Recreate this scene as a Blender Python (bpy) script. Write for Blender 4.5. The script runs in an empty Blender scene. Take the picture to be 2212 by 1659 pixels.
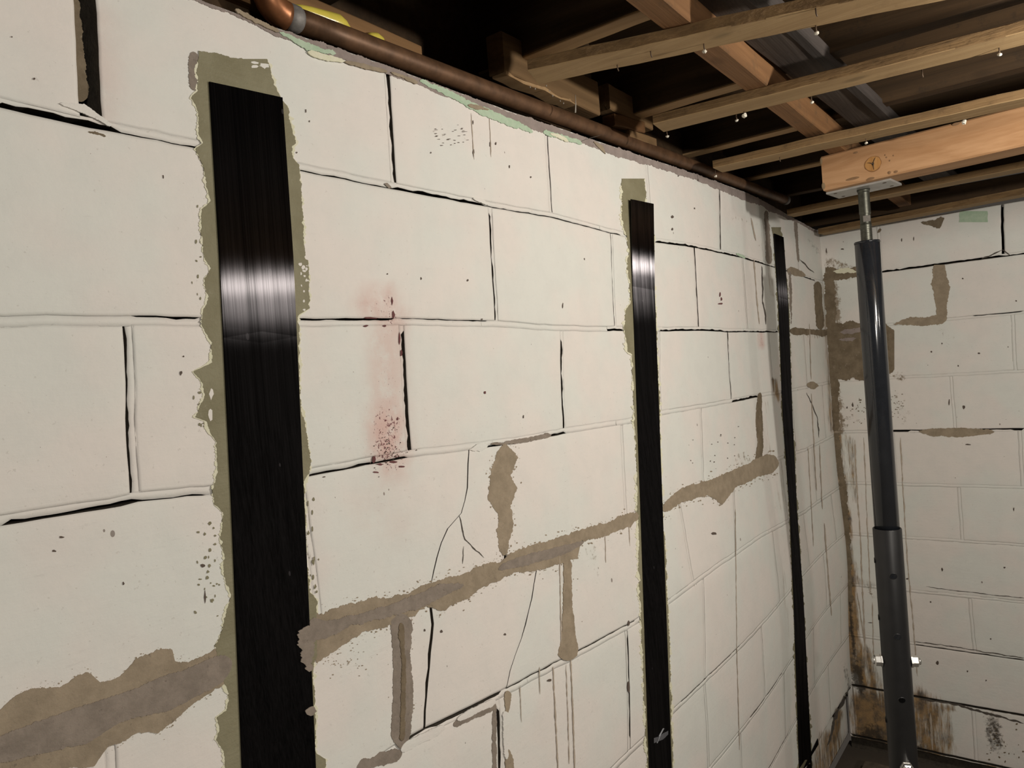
import bpy, bmesh, math, random
import numpy as np
from mathutils import Vector, Matrix
random.seed(7)
RNG = np.random.default_rng(7)
S = bpy.context.scene
COL = S.collection

# ------------------------------------------------------------------ camera, light, exposure
CAM = np.array([-0.75771, -0.74699, -0.08828])
RM = np.array([[0.59805997, -0.79795234, -0.07480874],
               [-0.0533109, 0.05352681, -0.99714233],
               [0.79967633, 0.60033903, -0.01052732]])     # rows: right, down, forward
FPX = 1600.0
cd = bpy.data.cameras.new('camera')
co = bpy.data.objects.new('camera', cd); COL.objects.link(co)
M = Matrix.Identity(4)
for r in range(3):
    M[r][0] = RM[0][r]; M[r][1] = -RM[1][r]; M[r][2] = -RM[2][r]; M[r][3] = CAM[r]
co.matrix_world = M
cd.sensor_fit = 'HORIZONTAL'; cd.sensor_width = 36; cd.lens = 36 * FPX / 2212
cd.clip_start = 0.02; cd.clip_end = 50
S.camera = co

w = bpy.data.worlds.new('world'); S.world = w; w.use_nodes = True
w.node_tree.nodes['Background'].inputs[0].default_value = (1.0, 0.86, 0.72, 1)
w.node_tree.nodes['Background'].inputs[1].default_value = 0.05

def lamp(name, loc, power, radius, color):
    l = bpy.data.lights.new(name, 'POINT'); l.energy = power; l.shadow_soft_size = radius; l.color = color
    o = bpy.data.objects.new(name, l); COL.objects.link(o); o.location = loc
    return o
lamp('work_bulb', (0.60, -1.20, 0.245), 38.5, 0.022, (1.0, 0.935, 0.845))
lamp('far_bulb', (0.75, -2.3, 0.30), 12.0, 0.05, (1.0, 0.935, 0.845))
lamp('fill_lamp', (-1.3, -2.4, 0.35), 78.0, 0.12, (1.0, 0.93, 0.84))  # unseen fill lamp, added to brighten the left of the wall

S.view_settings.view_transform = 'Standard'
S.view_settings.look = 'None'
S.view_settings.exposure = 0.0
S.view_settings.gamma = 1.0
S.view_settings.use_curve_mapping = False

# ------------------------------------------------------------------ geometry helpers
BL, BH = 0.4064, 0.2032
XE = 2.36            # end wall plane
FLOOR = -1.70
TOPZ = 0.398

def rays(px, py):
    px = np.asarray(px, float); py = np.asarray(py, float)
    d = np.stack([(px - 1106) / FPX, (py - 829.5) / FPX, np.ones_like(px)], -1)
    return d @ RM
def pix(P):
    q = (np.asarray(P, float) - CAM) @ RM.T
    return 1106 + FPX * q[..., 0] / q[..., 2], 829.5 + FPX * q[..., 1] / q[..., 2]
def on_z(px, py, z):
    d = rays(px, py); return CAM + ((z - CAM[2]) / d[2]) * d
def on_y(px, py, y):
    d = rays(px, py); return CAM + ((y - CAM[1]) / d[1]) * d

def sm(x): 
    x = np.clip(x, 0, 1); return x * x * (3 - 2 * x)
def ywall(X, z):
    """bowed face of the left wall (y of the face)"""
    X = np.asarray(X, float); z = np.asarray(z, float)
    near = np.interp(-z, [0.02, 0.12, 0.22, 0.406, 0.61, 0.75, 0.9, 1.42], [0, -.0008, -.0055, -0.021, -0.043, -.049, -0.05, -0.03])
    far = 0.012 - 0.016 * np.exp(-((z + 0.9) / 0.25) ** 2)
    t = sm((X - 1.0) / 1.1)
    y = near * (1 - t) + far * t
    return np.where(z < -1.424, y + 0.03, y)

class Left:                     # left wall: s = X
    @staticmethod
    def pt(s, z, off):
        s, z, off = np.broadcast_arrays(np.asarray(s, float), z, off)
        return np.stack([s, ywall(s, z) - off, z], -1)
    @staticmethod
    def px(px, py):
        px = np.asarray(px, float); py = np.asarray(py, float)
        d = rays(px, py); y = np.zeros(px.shape)
        for _ in range(5):
            t = (y - CAM[1]) / d[..., 1]
            P = CAM + t[..., None] * d
            y = ywall(P[..., 0], P[..., 2])
        return P[..., 0], P[..., 2]
class End:                      # end wall: s = -Y
    @staticmethod
    def pt(s, z, off):
        s, z, off = np.broadcast_arrays(np.asarray(s, float), z, off)
        z = np.asarray(z, float)
        return np.stack([XE - off + np.where(z < -1.424, 0.0, 0.0), -s, z], -1)
    @staticmethod
    def px(px, py):
        px = np.asarray(px, float); d = rays(px, py)
        t = (XE - CAM[0]) / d[..., 0]
        P = CAM + t[..., None] * d
        return -P[..., 1], P[..., 2]

_tab = RNG.random(4096)
def n1(x, seed=0):
    x = np.asarray(x, float); i = np.floor(x).astype(int); f = x - i; f = f * f * (3 - 2 * f)
    a = _tab[(i * 7 + seed * 131) % 4096]; b = _tab[((i + 1) * 7 + seed * 131) % 4096]
    return (a + (b - a) * f) * 2 - 1
def fr(x, seed=0, o=4):
    return sum(n1(np.asarray(x) * 2 ** k + k * 17.3, seed + k) * 0.55 ** k for k in range(o))

def link(name, me, parent=None, mat=None):
    o = bpy.data.objects.new(name, me)
    COL.objects.link(o)
    if mat and not me.materials: me.materials.append(mat)
    if parent: o.parent = parent
    return o
def mesh(name, V, F, smooth=False):
    me = bpy.data.meshes.new(name)
    me.from_pydata([tuple(map(float, v)) for v in V], [], [tuple(map(int, f)) for f in F])
    if smooth: me.polygons.foreach_set('use_smooth', [True] * len(me.polygons))
    me.update(); return me
def world_loc(o):
    p = Vector((0, 0, 0))
    while o: p += Vector(o.location); o = o.parent
    return p
def put(name, V, F, mat, parent=None, smooth=False, base=False):
    """mesh given in world coordinates -> object (child coordinates relative to its parent)"""
    V = np.asarray(V, float).reshape(-1, 3)
    org = np.array(world_loc(parent)) if parent else np.zeros(3)
    loc = np.zeros(3)
    if base:
        loc = np.array([(V[:, 0].min() + V[:, 0].max()) / 2, (V[:, 1].min() + V[:, 1].max()) / 2, V[:, 2].min()])
        org = loc
    o = link(name, mesh(name, V - org, F, smooth), parent, mat)
    o.location = loc
    return o
def empty(name, loc, label, cat, group=None):
    o = bpy.data.objects.new(name, None); COL.objects.link(o); o.location = loc
    o.empty_display_size = 0.05
    return tag(o, label, cat, group)
def tag(o, label=None, cat=None, group=None, kind=None):
    for k, v in (('label', label), ('category', cat), ('group', group), ('kind', kind)):
        if v: o[k] = v
    return o
def gridF(nr, nc, flip=False, base=0):
    F = []
    for r in range(nr - 1):
        for c in range(nc - 1):
            a = base + r * nc + c
            q = (a, a + 1, a + nc + 1, a + nc)
            F.append(q[::-1] if flip else q)
    return F

# ------------------------------------------------------------------ materials
class NT:
    def __init__(s, name):
        s.m = bpy.data.materials.new(name); s.m.use_nodes = True
        s.t = s.m.node_tree; s.n = s.t.nodes; s.b = s.n['Principled BSDF']
    def new(s, typ, **kw):
        x = s.n.new(typ)
        for k, v in kw.items(): setattr(x, k, v)
        return x
    def lk(s, a, b): s.t.links.new(a, b)
    def val(s, sock, v):
        if hasattr(v, 'links') or isinstance(v, bpy.types.NodeSocket): s.lk(v, sock)
        else: sock.default_value = v
    def math(s, op, a, b=0.0, clamp=False):
        x = s.new('ShaderNodeMath', operation=op, use_clamp=clamp); s.val(x.inputs[0], a); s.val(x.inputs[1], b); return x.outputs[0]
    def noise(s, vec, scale, detail=4, rough=0.6, dist=0.0):
        x = s.new('ShaderNodeTexNoise'); s.lk(vec, x.inputs['Vector'])
        x.inputs['Scale'].default_value = scale; x.inputs['Detail'].default_value = detail
        x.inputs['Roughness'].default_value = rough; x.inputs['Distortion'].default_value = dist
        return x.outputs['Fac']
    def ramp(s, f, lo, hi):
        x = s.new('ShaderNodeMapRange'); x.interpolation_type = 'SMOOTHSTEP'
        s.val(x.inputs[0], f); x.inputs[1].default_value = lo; x.inputs[2].default_value = hi
        return x.outputs[0]
    def mix(s, f, a, b):
        x = s.new('ShaderNodeMix', data_type='RGBA')
        s.val(x.inputs[0], f)
        for i, v in ((6, a), (7, b)):
            if isinstance(v, tuple): x.inputs[i].default_value = (*v, 1)
            else: s.lk(v, x.inputs[i])
        return x.outputs[2]
    def pos(s): return s.new('ShaderNodeNewGeometry').outputs['Position']
    def obj(s): return s.new('ShaderNodeTexCoord').outputs['Object']
    def mapv(s, v, scale, loc=(0, 0, 0)):
        x = s.new('ShaderNodeMapping'); s.lk(v, x.inputs[0]); x.inputs['Scale'].default_value = scale
        x.inputs['Location'].default_value = loc; return x.outputs[0]
    def attr(s, name): return s.new('ShaderNodeAttribute', attribute_name=name).outputs['Fac']
    def bump(s, h, strength, dist=0.002):
        x = s.new('ShaderNodeBump'); s.lk(h, x.inputs['Height']); x.inputs['Strength'].default_value = strength
        x.inputs['Distance'].default_value = dist; s.lk(x.outputs[0], s.b.inputs['Normal']); return x
    def fin(s, col, rough=0.8, spec=0.3, metal=0.0):
        s.val(s.b.inputs['Base Color'], (*col, 1) if isinstance(col, tuple) else col)
        s.val(s.b.inputs['Roughness'], rough); s.b.inputs['Specular IOR Level'].default_value = spec
        s.val(s.b.inputs['Metallic'], metal); return s.m

def mat_paint():
    k = NT('painted_block'); p = k.pos()
    t = k.ramp(k.noise(p, 5, 3), 0.38, 0.62)
    c = k.mix(t, (0.79, 0.74, 0.69), (0.745, 0.75, 0.70))
    t2 = k.ramp(k.noise(p, 17, 5, 0.7), 0.35, 0.75)
    c = k.mix(k.math('MULTIPLY', t2, 0.25), c, (0.62, 0.62, 0.585))
    # faint streaky scuffs left by the roller
    sc = k.ramp(k.noise(k.mapv(p, (28, 28, 160)), 1, 4, 0.7), 0.62, 0.8)
    c = k.mix(k.math('MULTIPLY', sc, 0.30), c, (0.50, 0.48, 0.45))
    fp = k.ramp(k.noise(p, 185, 2, 0.6), 0.68, 0.73)
    c = k.mix(k.math('MULTIPLY', fp, 0.30), c, (0.47, 0.43, 0.385))
    # open pores and specks of the concrete showing through
    v = k.new('ShaderNodeTexVoronoi'); k.lk(k.mapv(p, (70, 70, 48)), v.inputs['Vector']); v.inputs['Scale'].default_value = 1
    gate = k.ramp(k.noise(p, 9, 3, 0.7), 0.52, 0.66)
    wn = k.new('ShaderNodeTexWhiteNoise'); k.lk(v.outputs['Color'], wn.inputs['Vector'])
    size = k.math('MULTIPLY', k.math('POWER', wn.outputs['Value'], 7.0), k.math('ADD', k.math('MULTIPLY', gate, 0.17), 0.05))
    pit = k.math('LESS_THAN', v.outputs['Distance'], size)
    c = k.mix(k.math('MULTIPLY', pit, 0.8), c, (0.19, 0.15, 0.125))
    # stains stored per vertex, broken up by noise
    nz = k.noise(p, 60, 6, 0.75); nl = k.noise(p, 24, 5, 0.7)
    pk = k.attr('pink')
    c = k.mix(k.math('MULTIPLY', pk, k.ramp(nl, 0.2, 0.6)), c, (0.66, 0.47, 0.42))
    pf = k.ramp(k.math('ADD', k.math('MULTIPLY', pk, 0.30), k.noise(p, 260, 3, 0.7)), 0.84, 0.90)
    c = k.mix(k.math('MULTIPLY', pf, k.math('MULTIPLY', pk, 1.3, True)), c, (0.16, 0.055, 0.06))
    ru = k.attr('rust'); drip = k.noise(k.mapv(p, (55, 55, 9)), 1, 5, 0.7)
    rf = k.ramp(k.math('ADD', ru, k.math('MULTIPLY', k.math('SUBTRACT', drip, 0.5), 1.5)), 0.30, 0.85)
    rc = k.mix(k.ramp(nl, 0.3, 0.65), (0.055, 0.035, 0.018), (0.33, 0.19, 0.06))
    c = k.mix(k.math('MULTIPLY', rf, 0.92), c, rc)
    di = k.attr('dirt')
    df = k.ramp(k.math('ADD', di, k.math('MULTIPLY', k.math('SUBTRACT', nz, 0.5), 1.6)), 0.38, 0.66)
    c = k.mix(df, c, k.mix(k.ramp(nl, 0.3, 0.7), (0.20, 0.155, 0.105), (0.37, 0.305, 0.23)))
    bl = k.attr('black')
    bf = k.ramp(k.math('ADD', bl, k.math('MULTIPLY', k.math('SUBTRACT', nz, 0.5), 1.6)), 0.35, 0.75)
    c = k.mix(k.math('MULTIPLY', bf, 0.9), c, (0.05, 0.04, 0.03))
    h = k.math('ADD', k.noise(p, 110, 5, 0.65), k.math('MULTIPLY', k.noise(p, 24, 3), 1.5))
    h = k.math('SUBTRACT', h, k.math('MULTIPLY', pit, 0.6))
    h = k.math('ADD', h, k.math('MULTIPLY', k.noise(k.mapv(p, (16, 16, 130)), 1, 4, 0.65), 0.8))
    h = k.math('SUBTRACT', h, k.math('MULTIPLY', fp, 0.5))
    k.bump(h, 0.16, 0.003)
    return k.fin(c, 0.62, 0.28)
def mat_stone(name, a, b, sc=45, rough=0.92, bump=0.5, dark=None):
    k = NT(name); p = k.pos()
    c = k.mix(k.ramp(k.noise(p, sc, 5, 0.7), 0.3, 0.7), a, b)
    if dark:
        c = k.mix(k.ramp(k.noise(p, sc * 3.2, 5, 0.75), 0.60, 0.72), c, dark)
    k.bump(k.noise(p, sc * 4, 5, 0.75), bump, 0.003)
    return k.fin(c, rough, 0.2)
def mat_epoxy():
    k = NT('epoxy_bed'); p = k.pos()
    c = k.mix(k.ramp(k.noise(p, 14, 4), 0.3, 0.7), (0.215, 0.195, 0.118), (0.27, 0.25, 0.162))
    c = k.mix(k.math('MULTIPLY', k.ramp(k.noise(p, 130, 4, 0.8), 0.58, 0.75), 0.5), c, (0.33, 0.31, 0.22))
    ridge = k.noise(k.mapv(p, (8, 8, 170)), 1, 3, 0.6)
    k.bump(k.math('ADD', ridge, k.noise(p, 260, 3)), 0.45, 0.002)
    return k.fin(c, 0.7, 0.3)
def mat_strap():
    k = NT('carbon_fibre'); p = k.pos()
    st = k.noise(k.mapv(p, (650, 650, 2.2)), 1, 5, 0.75)
    st2 = k.noise(k.mapv(p, (85, 85, 1.1)), 1, 3, 0.6)
    c = k.mix(k.ramp(st, 0.3, 0.7), (0.001, 0.001, 0.0011), (0.003, 0.0029, 0.0031))
    v = k.new('ShaderNodeTexVoronoi'); k.lk(k.mapv(p, (60, 60, 28)), v.inputs['Vector']); v.inputs['Scale'].default_value = 1
    wn = k.new('ShaderNodeTexWhiteNoise'); k.lk(v.outputs['Color'], wn.inputs['Vector'])
    dust = k.math('LESS_THAN', v.outputs['Distance'], k.math('MULTIPLY', k.math('POWER', wn.outputs['Value'], 9.0), 0.16))
    c = k.mix(k.math('MULTIPLY', dust, 0.5), c, (0.06, 0.055, 0.06))
    k.fin(c, 0.6, 0.0)
    k.bump(st, 0.5, 0.0006)
    # resin over upright fibres: light spreads sideways across them, hardly at all along them
    t = k.new('ShaderNodeCombineXYZ'); t.inputs[0].default_value = 1.0
    g = k.new('ShaderNodeBsdfAnisotropic', distribution='BECKMANN')
    k.lk(t.outputs[0], g.inputs['Tangent'])
    g.inputs['Anisotropy'].default_value = -0.875
    k.lk(k.math('ADD', k.math('MULTIPLY', st2, 0.10), 0.25), g.inputs['Roughness'])
    k.lk(k.mix(k.ramp(k.math('ADD', k.math('MULTIPLY', st, .6), k.math('MULTIPLY', st2, .5)), 0.30, 0.80), (0.010, 0.0097, 0.010), (0.056, 0.053, 0.057)), g.inputs['Color'])
    a = k.new('ShaderNodeAddShader'); k.lk(k.b.outputs[0], a.inputs[0]); k.lk(g.outputs[0], a.inputs[1])
    k.lk(a.outputs[0], k.n['Material Output'].inputs['Surface'])
    return k.m
def mat_wood(name, a, b, axis=1, fine=55, knots=0.0, rough=0.75, bump=0.35, blot=None, center=None):
    k = NT(name); p = k.pos()
    sc = [fine, fine, fine]; sc[axis] = fine * 0.035
    q = p
    if center is not None:     # grain bends round one big knot
        d = k.new('ShaderNodeVectorMath', operation='SUBTRACT'); k.lk(p, d.inputs[0]); d.inputs[1].default_value = center
        sx = k.new('ShaderNodeSeparateXYZ'); k.lk(d.outputs[0], sx.inputs[0])
        r2 = k.math('ADD', k.math('POWER', k.math('DIVIDE', sx.outputs[1], 0.05), 2.0), k.math('POWER', k.math('DIVIDE', sx.outputs[2], 0.033), 2.0))
        g = k.math('POWER', 2.718, k.math('MULTIPLY', r2, -0.8))
        dz = k.math('MULTIPLY', k.math('MULTIPLY', sx.outputs[2], g), -0.85)
        cm = k.new('ShaderNodeCombineXYZ'); k.lk(dz, cm.inputs[2])
        ad = k.new('ShaderNodeVectorMath', operation='ADD'); k.lk(p, ad.inputs[0]); k.lk(cm.outputs[0], ad.inputs[1]); q = ad.outputs[0]
    g1 = k.noise(k.mapv(q, sc), 1, 4, 0.6, 0.8)
    s2 = [fine * 4, fine * 4, fine * 4]; s2[axis] = fine * 0.12
    g2 = k.noise(k.mapv(q, s2), 1, 3, 0.6)
    f = k.ramp(k.math('ADD', k.math('MULTIPLY', g1, 0.75), k.math('MULTIPLY', g2, 0.3)), 0.32, 0.72)
    c = k.mix(f, a, b)
    if knots:
        v = k.new('ShaderNodeTexVoronoi'); vs = [11, 11, 11]; vs[axis] = 5.5
        k.lk(k.mapv(p, vs), v.inputs['Vector']); v.inputs['Scale'].default_value = 1
        c = k.mix(k.math('MULTIPLY', k.math('SUBTRACT', 1.0, k.ramp(v.outputs['Distance'], 0.05, 0.16)), knots), c, tuple(x * 0.3 for x in a))
    if blot:
        c = k.mix(k.math('MULTIPLY', k.ramp(k.noise(p, 22, 5, 0.75), 0.52, 0.75), 0.75), c, blot)
    k.bump(k.math('ADD', g1, g2), bump, 0.002)
    return k.fin(c, rough, 0.2)
def mat_plain(name, col, rough=0.5, metal=0.0, spec=0.5, var=0.25, sc=60, bump=0.1):
    k = NT(name); p = k.pos()
    c = k.mix(k.ramp(k.noise(p, sc, 4, 0.7), 0.3, 0.75), col, tuple(x * (1 - var) for x in col))
    if bump: k.bump(k.noise(p, sc * 5, 3), bump, 0.001)
    return k.fin(c, rough, spec, metal)

PAINT = mat_paint()
JOINT = PAINT
MORTAR = mat_stone('tan_mortar', (0.375, 0.305, 0.22), (0.285, 0.232, 0.165), 38, dark=(0.21, 0.17, 0.125))
MORTAR2 = mat_stone('grey_mortar', (0.315, 0.265, 0.22), (0.235, 0.198, 0.163), 45, dark=(0.15, 0.12, 0.10))
MUD = mat_stone('damp_mortar', (0.235, 0.185, 0.125), (0.16, 0.125, 0.082), 30, dark=(0.37, 0.32, 0.255))
CORE = mat_stone('block_core', (0.10, 0.085, 0.065), (0.06, 0.05, 0.04), 60)
EPOXY = mat_epoxy()
FRINGE = mat_stone('old_cream_paint', (0.72, 0.71, 0.52), (0.78, 0.75, 0.60), 70, bump=0.3)
MINT = mat_stone('old_mint_paint', (0.40, 0.53, 0.38), (0.50, 0.60, 0.46), 50, bump=0.3)
BAND = mat_stone('bare_block_top', (0.34, 0.285, 0.26), (0.27, 0.225, 0.205), 30, dark=(0.15, 0.12, 0.11))
STRAP = mat_strap()
DARK = mat_plain('dark_chip', (0.12, 0.09, 0.072), 0.95, bump=0)
REDCHIP = mat_plain('maroon_chip', (0.15, 0.055, 0.055), 0.95, bump=0)
FURR = mat_wood('furring_wood', (0.345, 0.235, 0.118), (0.265, 0.172, 0.083), 1, 42, 0.5, blot=(0.24, 0.155, 0.075))
STRIPW = mat_wood('orange_strip_wood', (0.205, 0.105, 0.045), (0.14, 0.07, 0.03), 0, 42, 0.4, blot=(0.085, 0.055, 0.03))
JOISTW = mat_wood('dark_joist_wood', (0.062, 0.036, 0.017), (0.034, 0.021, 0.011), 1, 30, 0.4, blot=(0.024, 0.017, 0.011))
SILLW = mat_wood('sill_wood', (0.27, 0.15, 0.065), (0.17, 0.095, 0.042), 0, 34, 0.3)
BLOCKW = mat_wood('blocking_wood', (0.22, 0.135, 0.065), (0.14, 0.085, 0.04), 0, 34, 0.3)
COPPER = mat_plain('tarnished_copper', (0.165, 0.088, 0.046), 0.48, 0.35, 0.4, 0.5, 26)
BRIGHTCU = mat_plain('bright_copper', (0.36, 0.15, 0.065), 0.38, 0.6, 0.5, 0.3, 40)
SOLDER = mat_plain('grey_solder', (0.25, 0.235, 0.22), 0.6, 0.3, 0.5, 0.4, 60)
FOAM = mat_plain('yellow_foam', (0.72, 0.60, 0.10), 0.25, 0.0, 0.6, 0.15, 30)
STEEL = mat_plain('charcoal_steel', (0.016, 0.018, 0.022), 0.14, 0.0, 0.6, 0.2, 30, 0.02)
STEEL2 = mat_plain('dull_charcoal_steel', (0.021, 0.021, 0.022), 0.42, 0.0, 0.4, 0.2, 30, 0.05)
SCREWM = mat_plain('screw_steel', (0.105, 0.105, 0.085), 0.42, 0.75, 0.5, 0.4, 60)
ZINC = mat_plain('zinc_plate', (0.50, 0.49, 0.47), 0.38, 0.55, 0.5, 0.2, 30)
CHROME = mat_plain('bright_bolt', (0.74, 0.73, 0.70), 0.22, 0.9, 0.5, 0.1, 30)
NAILM = mat_plain('rusty_nail', (0.10, 0.065, 0.04), 0.6, 0.4)
PLASTER = mat_stone('plaster_lump', (0.80, 0.77, 0.68), (0.62, 0.56, 0.45), 120)
CONC = mat_stone('damp_concrete', (0.16, 0.13, 0.10), (0.085, 0.07, 0.055), 18)
def mat_floor():
    k = NT('floor_concrete'); p = k.pos()
    c = k.mix(k.ramp(k.noise(p, 9, 5, 0.7), 0.3, 0.7), (0.24, 0.225, 0.20), (0.18, 0.165, 0.145))
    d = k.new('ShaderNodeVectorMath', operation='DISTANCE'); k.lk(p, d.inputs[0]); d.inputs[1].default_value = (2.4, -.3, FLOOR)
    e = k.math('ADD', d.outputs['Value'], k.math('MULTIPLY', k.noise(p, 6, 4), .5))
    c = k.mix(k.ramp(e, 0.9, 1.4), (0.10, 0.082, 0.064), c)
    k.bump(k.noise(p, 90, 4), .3, .003)
    return k.fin(c, .85, .3)
CHALK = mat_plain('chalk_mark', (0.30, 0.31, 0.33), 0.9, bump=0)
WEB = mat_plain('cobweb', (0.52, 0.48, 0.42), 0.9, bump=0)
DRIP = mat_plain('brown_drip', (0.50, 0.42, 0.335), 0.8, bump=0)
HAIRL = mat_plain('hairline_crack', (0.10, 0.085, 0.07), 0.95, bump=0)
exec_marks = []

# ------------------------------------------------------------------ stains (evaluated on the wall, stored on the vertices)
STAINS = {
 'left': {
  'pink': [(800,655,850,690,42,.75),(845,635,848,690,16,.9),(835,730,840,900,52,.62),(835,915,840,985,56,1.0),(840,1000,850,1020,46,.45),(222,60,228,240,46,.30),(800,1100,860,1125,60,.2),(1643,725,1645,745,9,.8)],
  'rust': [(1784,600,1800,930,13,.62),(1672,820,1680,860,9,.8),(1660,560,1668,640,7,.5),(1655,870,1660,1000,10,.35),(1640,870,1642,980,12,.3),(1795,1600,1780,1670,40,.75),(1812,1540,1800,1600,14,.9),(1680,990,1690,1100,14,.35),(1215,1250,1222,1400,18,.35),(868,1350,868,1600,30,.25),(1690,1190,1705,1400,10,.3)],
  'dirt': [(940,275,1010,312,26,.32),(1450,400,1560,415,30,.18),(780,1310,700,1330,30,.35),(660,1150,668,1320,16,.30),(745,1420,800,1440,36,.34),(1275,1170,1290,1240,22,.32),(1690,560,1700,600,16,.4),(1600,990,1660,1010,26,.4),(440,1190,460,1260,18,.34),(1590,470,1680,500,16,.34),(1700,720,1790,725,12,.45)],
  'black': [(1745,515,1768,545,7,.45),(1825,1440,1838,1500,8,.5)],
 },
 'end': {
  'rust': [(1800,930,1822,1130,26,.8),(1822,1130,1846,1440,24,.95),(1834,950,1850,1080,18,.5),(1858,1410,1882,1480,34,.75),(1880,1530,1900,1640,62,1.0),(1990,1530,2010,1640,60,.8),(2035,1540,2050,1620,28,.6),(1950,1640,2160,1665,16,.7),(1840,1255,1900,1270,16,.5),(2000,1525,2060,1530,12,.7),(1820,570,1830,600,16,.4)],
  'dirt': [(1790,570,1860,590,18,.55),(1795,600,1805,690,20,.7),(1800,840,1812,930,26,.62),(1835,880,1850,910,22,.30),(1945,860,1950,905,22,.36),(1930,810,1950,815,14,.5),(1790,540,1810,700,10,.5),(2035,700,2050,740,24,.3),(1870,1265,1890,1290,16,.4),(2140,1540,2160,1620,24,.4),(2000,1165,2060,1160,16,.2)],
  'black': [(1826,1100,1838,1300,8,.85),(1838,1300,1845,1480,7,.8),(1850,1440,1860,1490,14,.85),(1880,1595,1890,1640,44,.75),(1985,1625,2010,1650,26,.7),(2145,1560,2150,1612,24,.62),(2120,1530,2130,1560,10,.3),(1815,1000,1822,1100,9,.5),(1880,1520,1900,1560,22,.4)],
 }}
def stain_vals(items, x, y):
    out = np.zeros(x.shape)
    for x1, y1, x2, y2, r, s in items:
        dx, dy = x2 - x1, y2 - y1; L = dx * dx + dy * dy + 1e-6
        t = np.clip(((x - x1) * dx + (y - y1) * dy) / L, 0, 1)
        d = np.hypot(x - x1 - t * dx, y - y1 - t * dy)
        out = np.maximum(out, s * sm(1.25 - d / r))
    return out
def add_stains(me, P, wall):
    x, y = pix(P)
    for a in ('pink', 'rust', 'dirt', 'black'):
        if a in STAINS[wall]:
            v = stain_vals(STAINS[wall][a], x, y)
            if v.max() > 0.01:
                at = me.attributes.new(a, 'FLOAT', 'POINT'); at.data.foreach_set('value', v.astype(np.float32))

# ------------------------------------------------------------------ masonry
HJ = 0.0045        # half joint
def side_faces(me, nr, nc, cols=True):
    me.materials.append(CORE)
    r, c = np.divmod(np.arange((nr - 1) * (nc - 1)), nc - 1)
    sd = (r == 0) | (r == nr - 2)
    if cols: sd |= (c == 0) | (c == nc - 2)
    me.polygons.foreach_set('use_smooth', (~sd).tolist())
    me.polygons.foreach_set('material_index', sd.astype(int).tolist())
    me.update()
def block(surf, parent, wall, lf, rf, tf, bf, proud=0.0, bev=(1, 1, 1, 1), res=0.016, seed=0):
    """one concrete block; edges are functions: s=lf(z), s=rf(z), z=tf(s), z=bf(s); bev = left,right,top,bottom softness"""
    s0 = float(lf(np.array(0.5 * (tf(np.array(0.)) + bf(np.array(0.))))))
    zc = float(0.5 * (tf(np.array(s0)) + bf(np.array(s0)))); s0 = float(lf(np.array(zc))); s1 = float(rf(np.array(zc)))
    L = max(abs(s1 - s0), 0.02); H = max(float(tf(np.array((s0 + s1) / 2)) - bf(np.array((s0 + s1) / 2))), 0.02)
    def par(n, d0, d1): return np.concatenate([[0, 0], np.linspace(d0, 1 - d1, n), [1, 1]])
    nu = max(3, int(L / res)); nv = max(3, int(H / res))
    u = par(nu, .0035 * bev[0] / L, .0035 * bev[1] / L); v = par(nv, .0035 * bev[3] / H, .0035 * bev[2] / H)
    U, Vv = np.meshgrid(u, v)
    s = s0 + (s1 - s0) * U
    for _ in range(3):
        z = bf(s) + (tf(s) - bf(s)) * Vv
        s = lf(z) + (rf(z) - lf(z)) * U
    off = np.full(s.shape, proud) + 0.00012 * n1(s * 23 + 5 * z, seed) + 0.0001 * n1(z * 31 - 3 * s, seed + 3)
    def edge(sl, b, d): off[sl] = np.minimum(off[sl], d)
    for sl, b in (((slice(None), 1), bev[0]), ((slice(None), -2), bev[1]), ((-2, slice(None)), bev[2]), ((1, slice(None)), bev[3])):
        off[sl] = np.minimum(off[sl], proud - 0.0005 * b)
    for sl in ((slice(None), 0), (slice(None), -1), (0, slice(None)), (-1, slice(None))): off[sl] = -0.05
    P = surf.pt(s, z, off)
    flip = surf is Left
    V = P.reshape(-1, 3); F = gridF(len(v), len(u), flip=not flip)
    o = put('block', V, F, PAINT, parent)
    side_faces(o.data, len(v), len(u))
    add_stains(o.data, V, wall)
    return o
def strip(surf, parent, wall, cs, cz, direction, wid=None, side=0, recess=0.0009, seed=0, mat=None):
    """mortar in one joint: centre line (cs,cz); wid = crack width along it (m), side = which edge the crack opens on"""
    n = len(cs); h = HJ + 0.0012
    wid = np.zeros(n) if wid is None else wid
    a = np.full(n, -h); b = np.full(n, h)
    if side > 0: b = np.where(wid > 0, HJ - wid, h)
    if side < 0: a = np.where(wid > 0, -HJ + wid, -h)
    rows = []
    m = 0.5 * (a + b); nz = 0.0003 * fr(np.arange(n) * .35, seed)
    for q, o in ((a, -0.05), (a, (-.00025 if side >= 0 or not (wid > 0).any() else -recess) + nz * .3), (m, -recess - .0004 + nz), (b, (-.00025 if side <= 0 or not (wid > 0).any() else -recess) + nz * .3), (b, -0.05)):
        if direction == 'h': rows.append(surf.pt(cs, cz + q, o))
        else: rows.append(surf.pt(cs + q, cz, o))
    P = np.stack(rows, 0).reshape(-1, 3)
    fl = (surf is Left) ^ (direction == 'v')
    o = put('mortar_joint', P, gridF(5, n, flip=not fl), mat or JOINT, parent, True)
    side_faces(o.data, 5, n, False)
    add_stains(o.data, P, wall)
    return o
def poly(pts, surf, key='s'):
    """pixel polyline -> sorted (s,z) interpolation arrays"""
    a = np.array(pts, float); s, z = surf.px(a[:, 0], a[:, 1])
    i = np.argsort(s) if key == 's' else np.argsort(z)
    return s[i], z[i]

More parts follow.
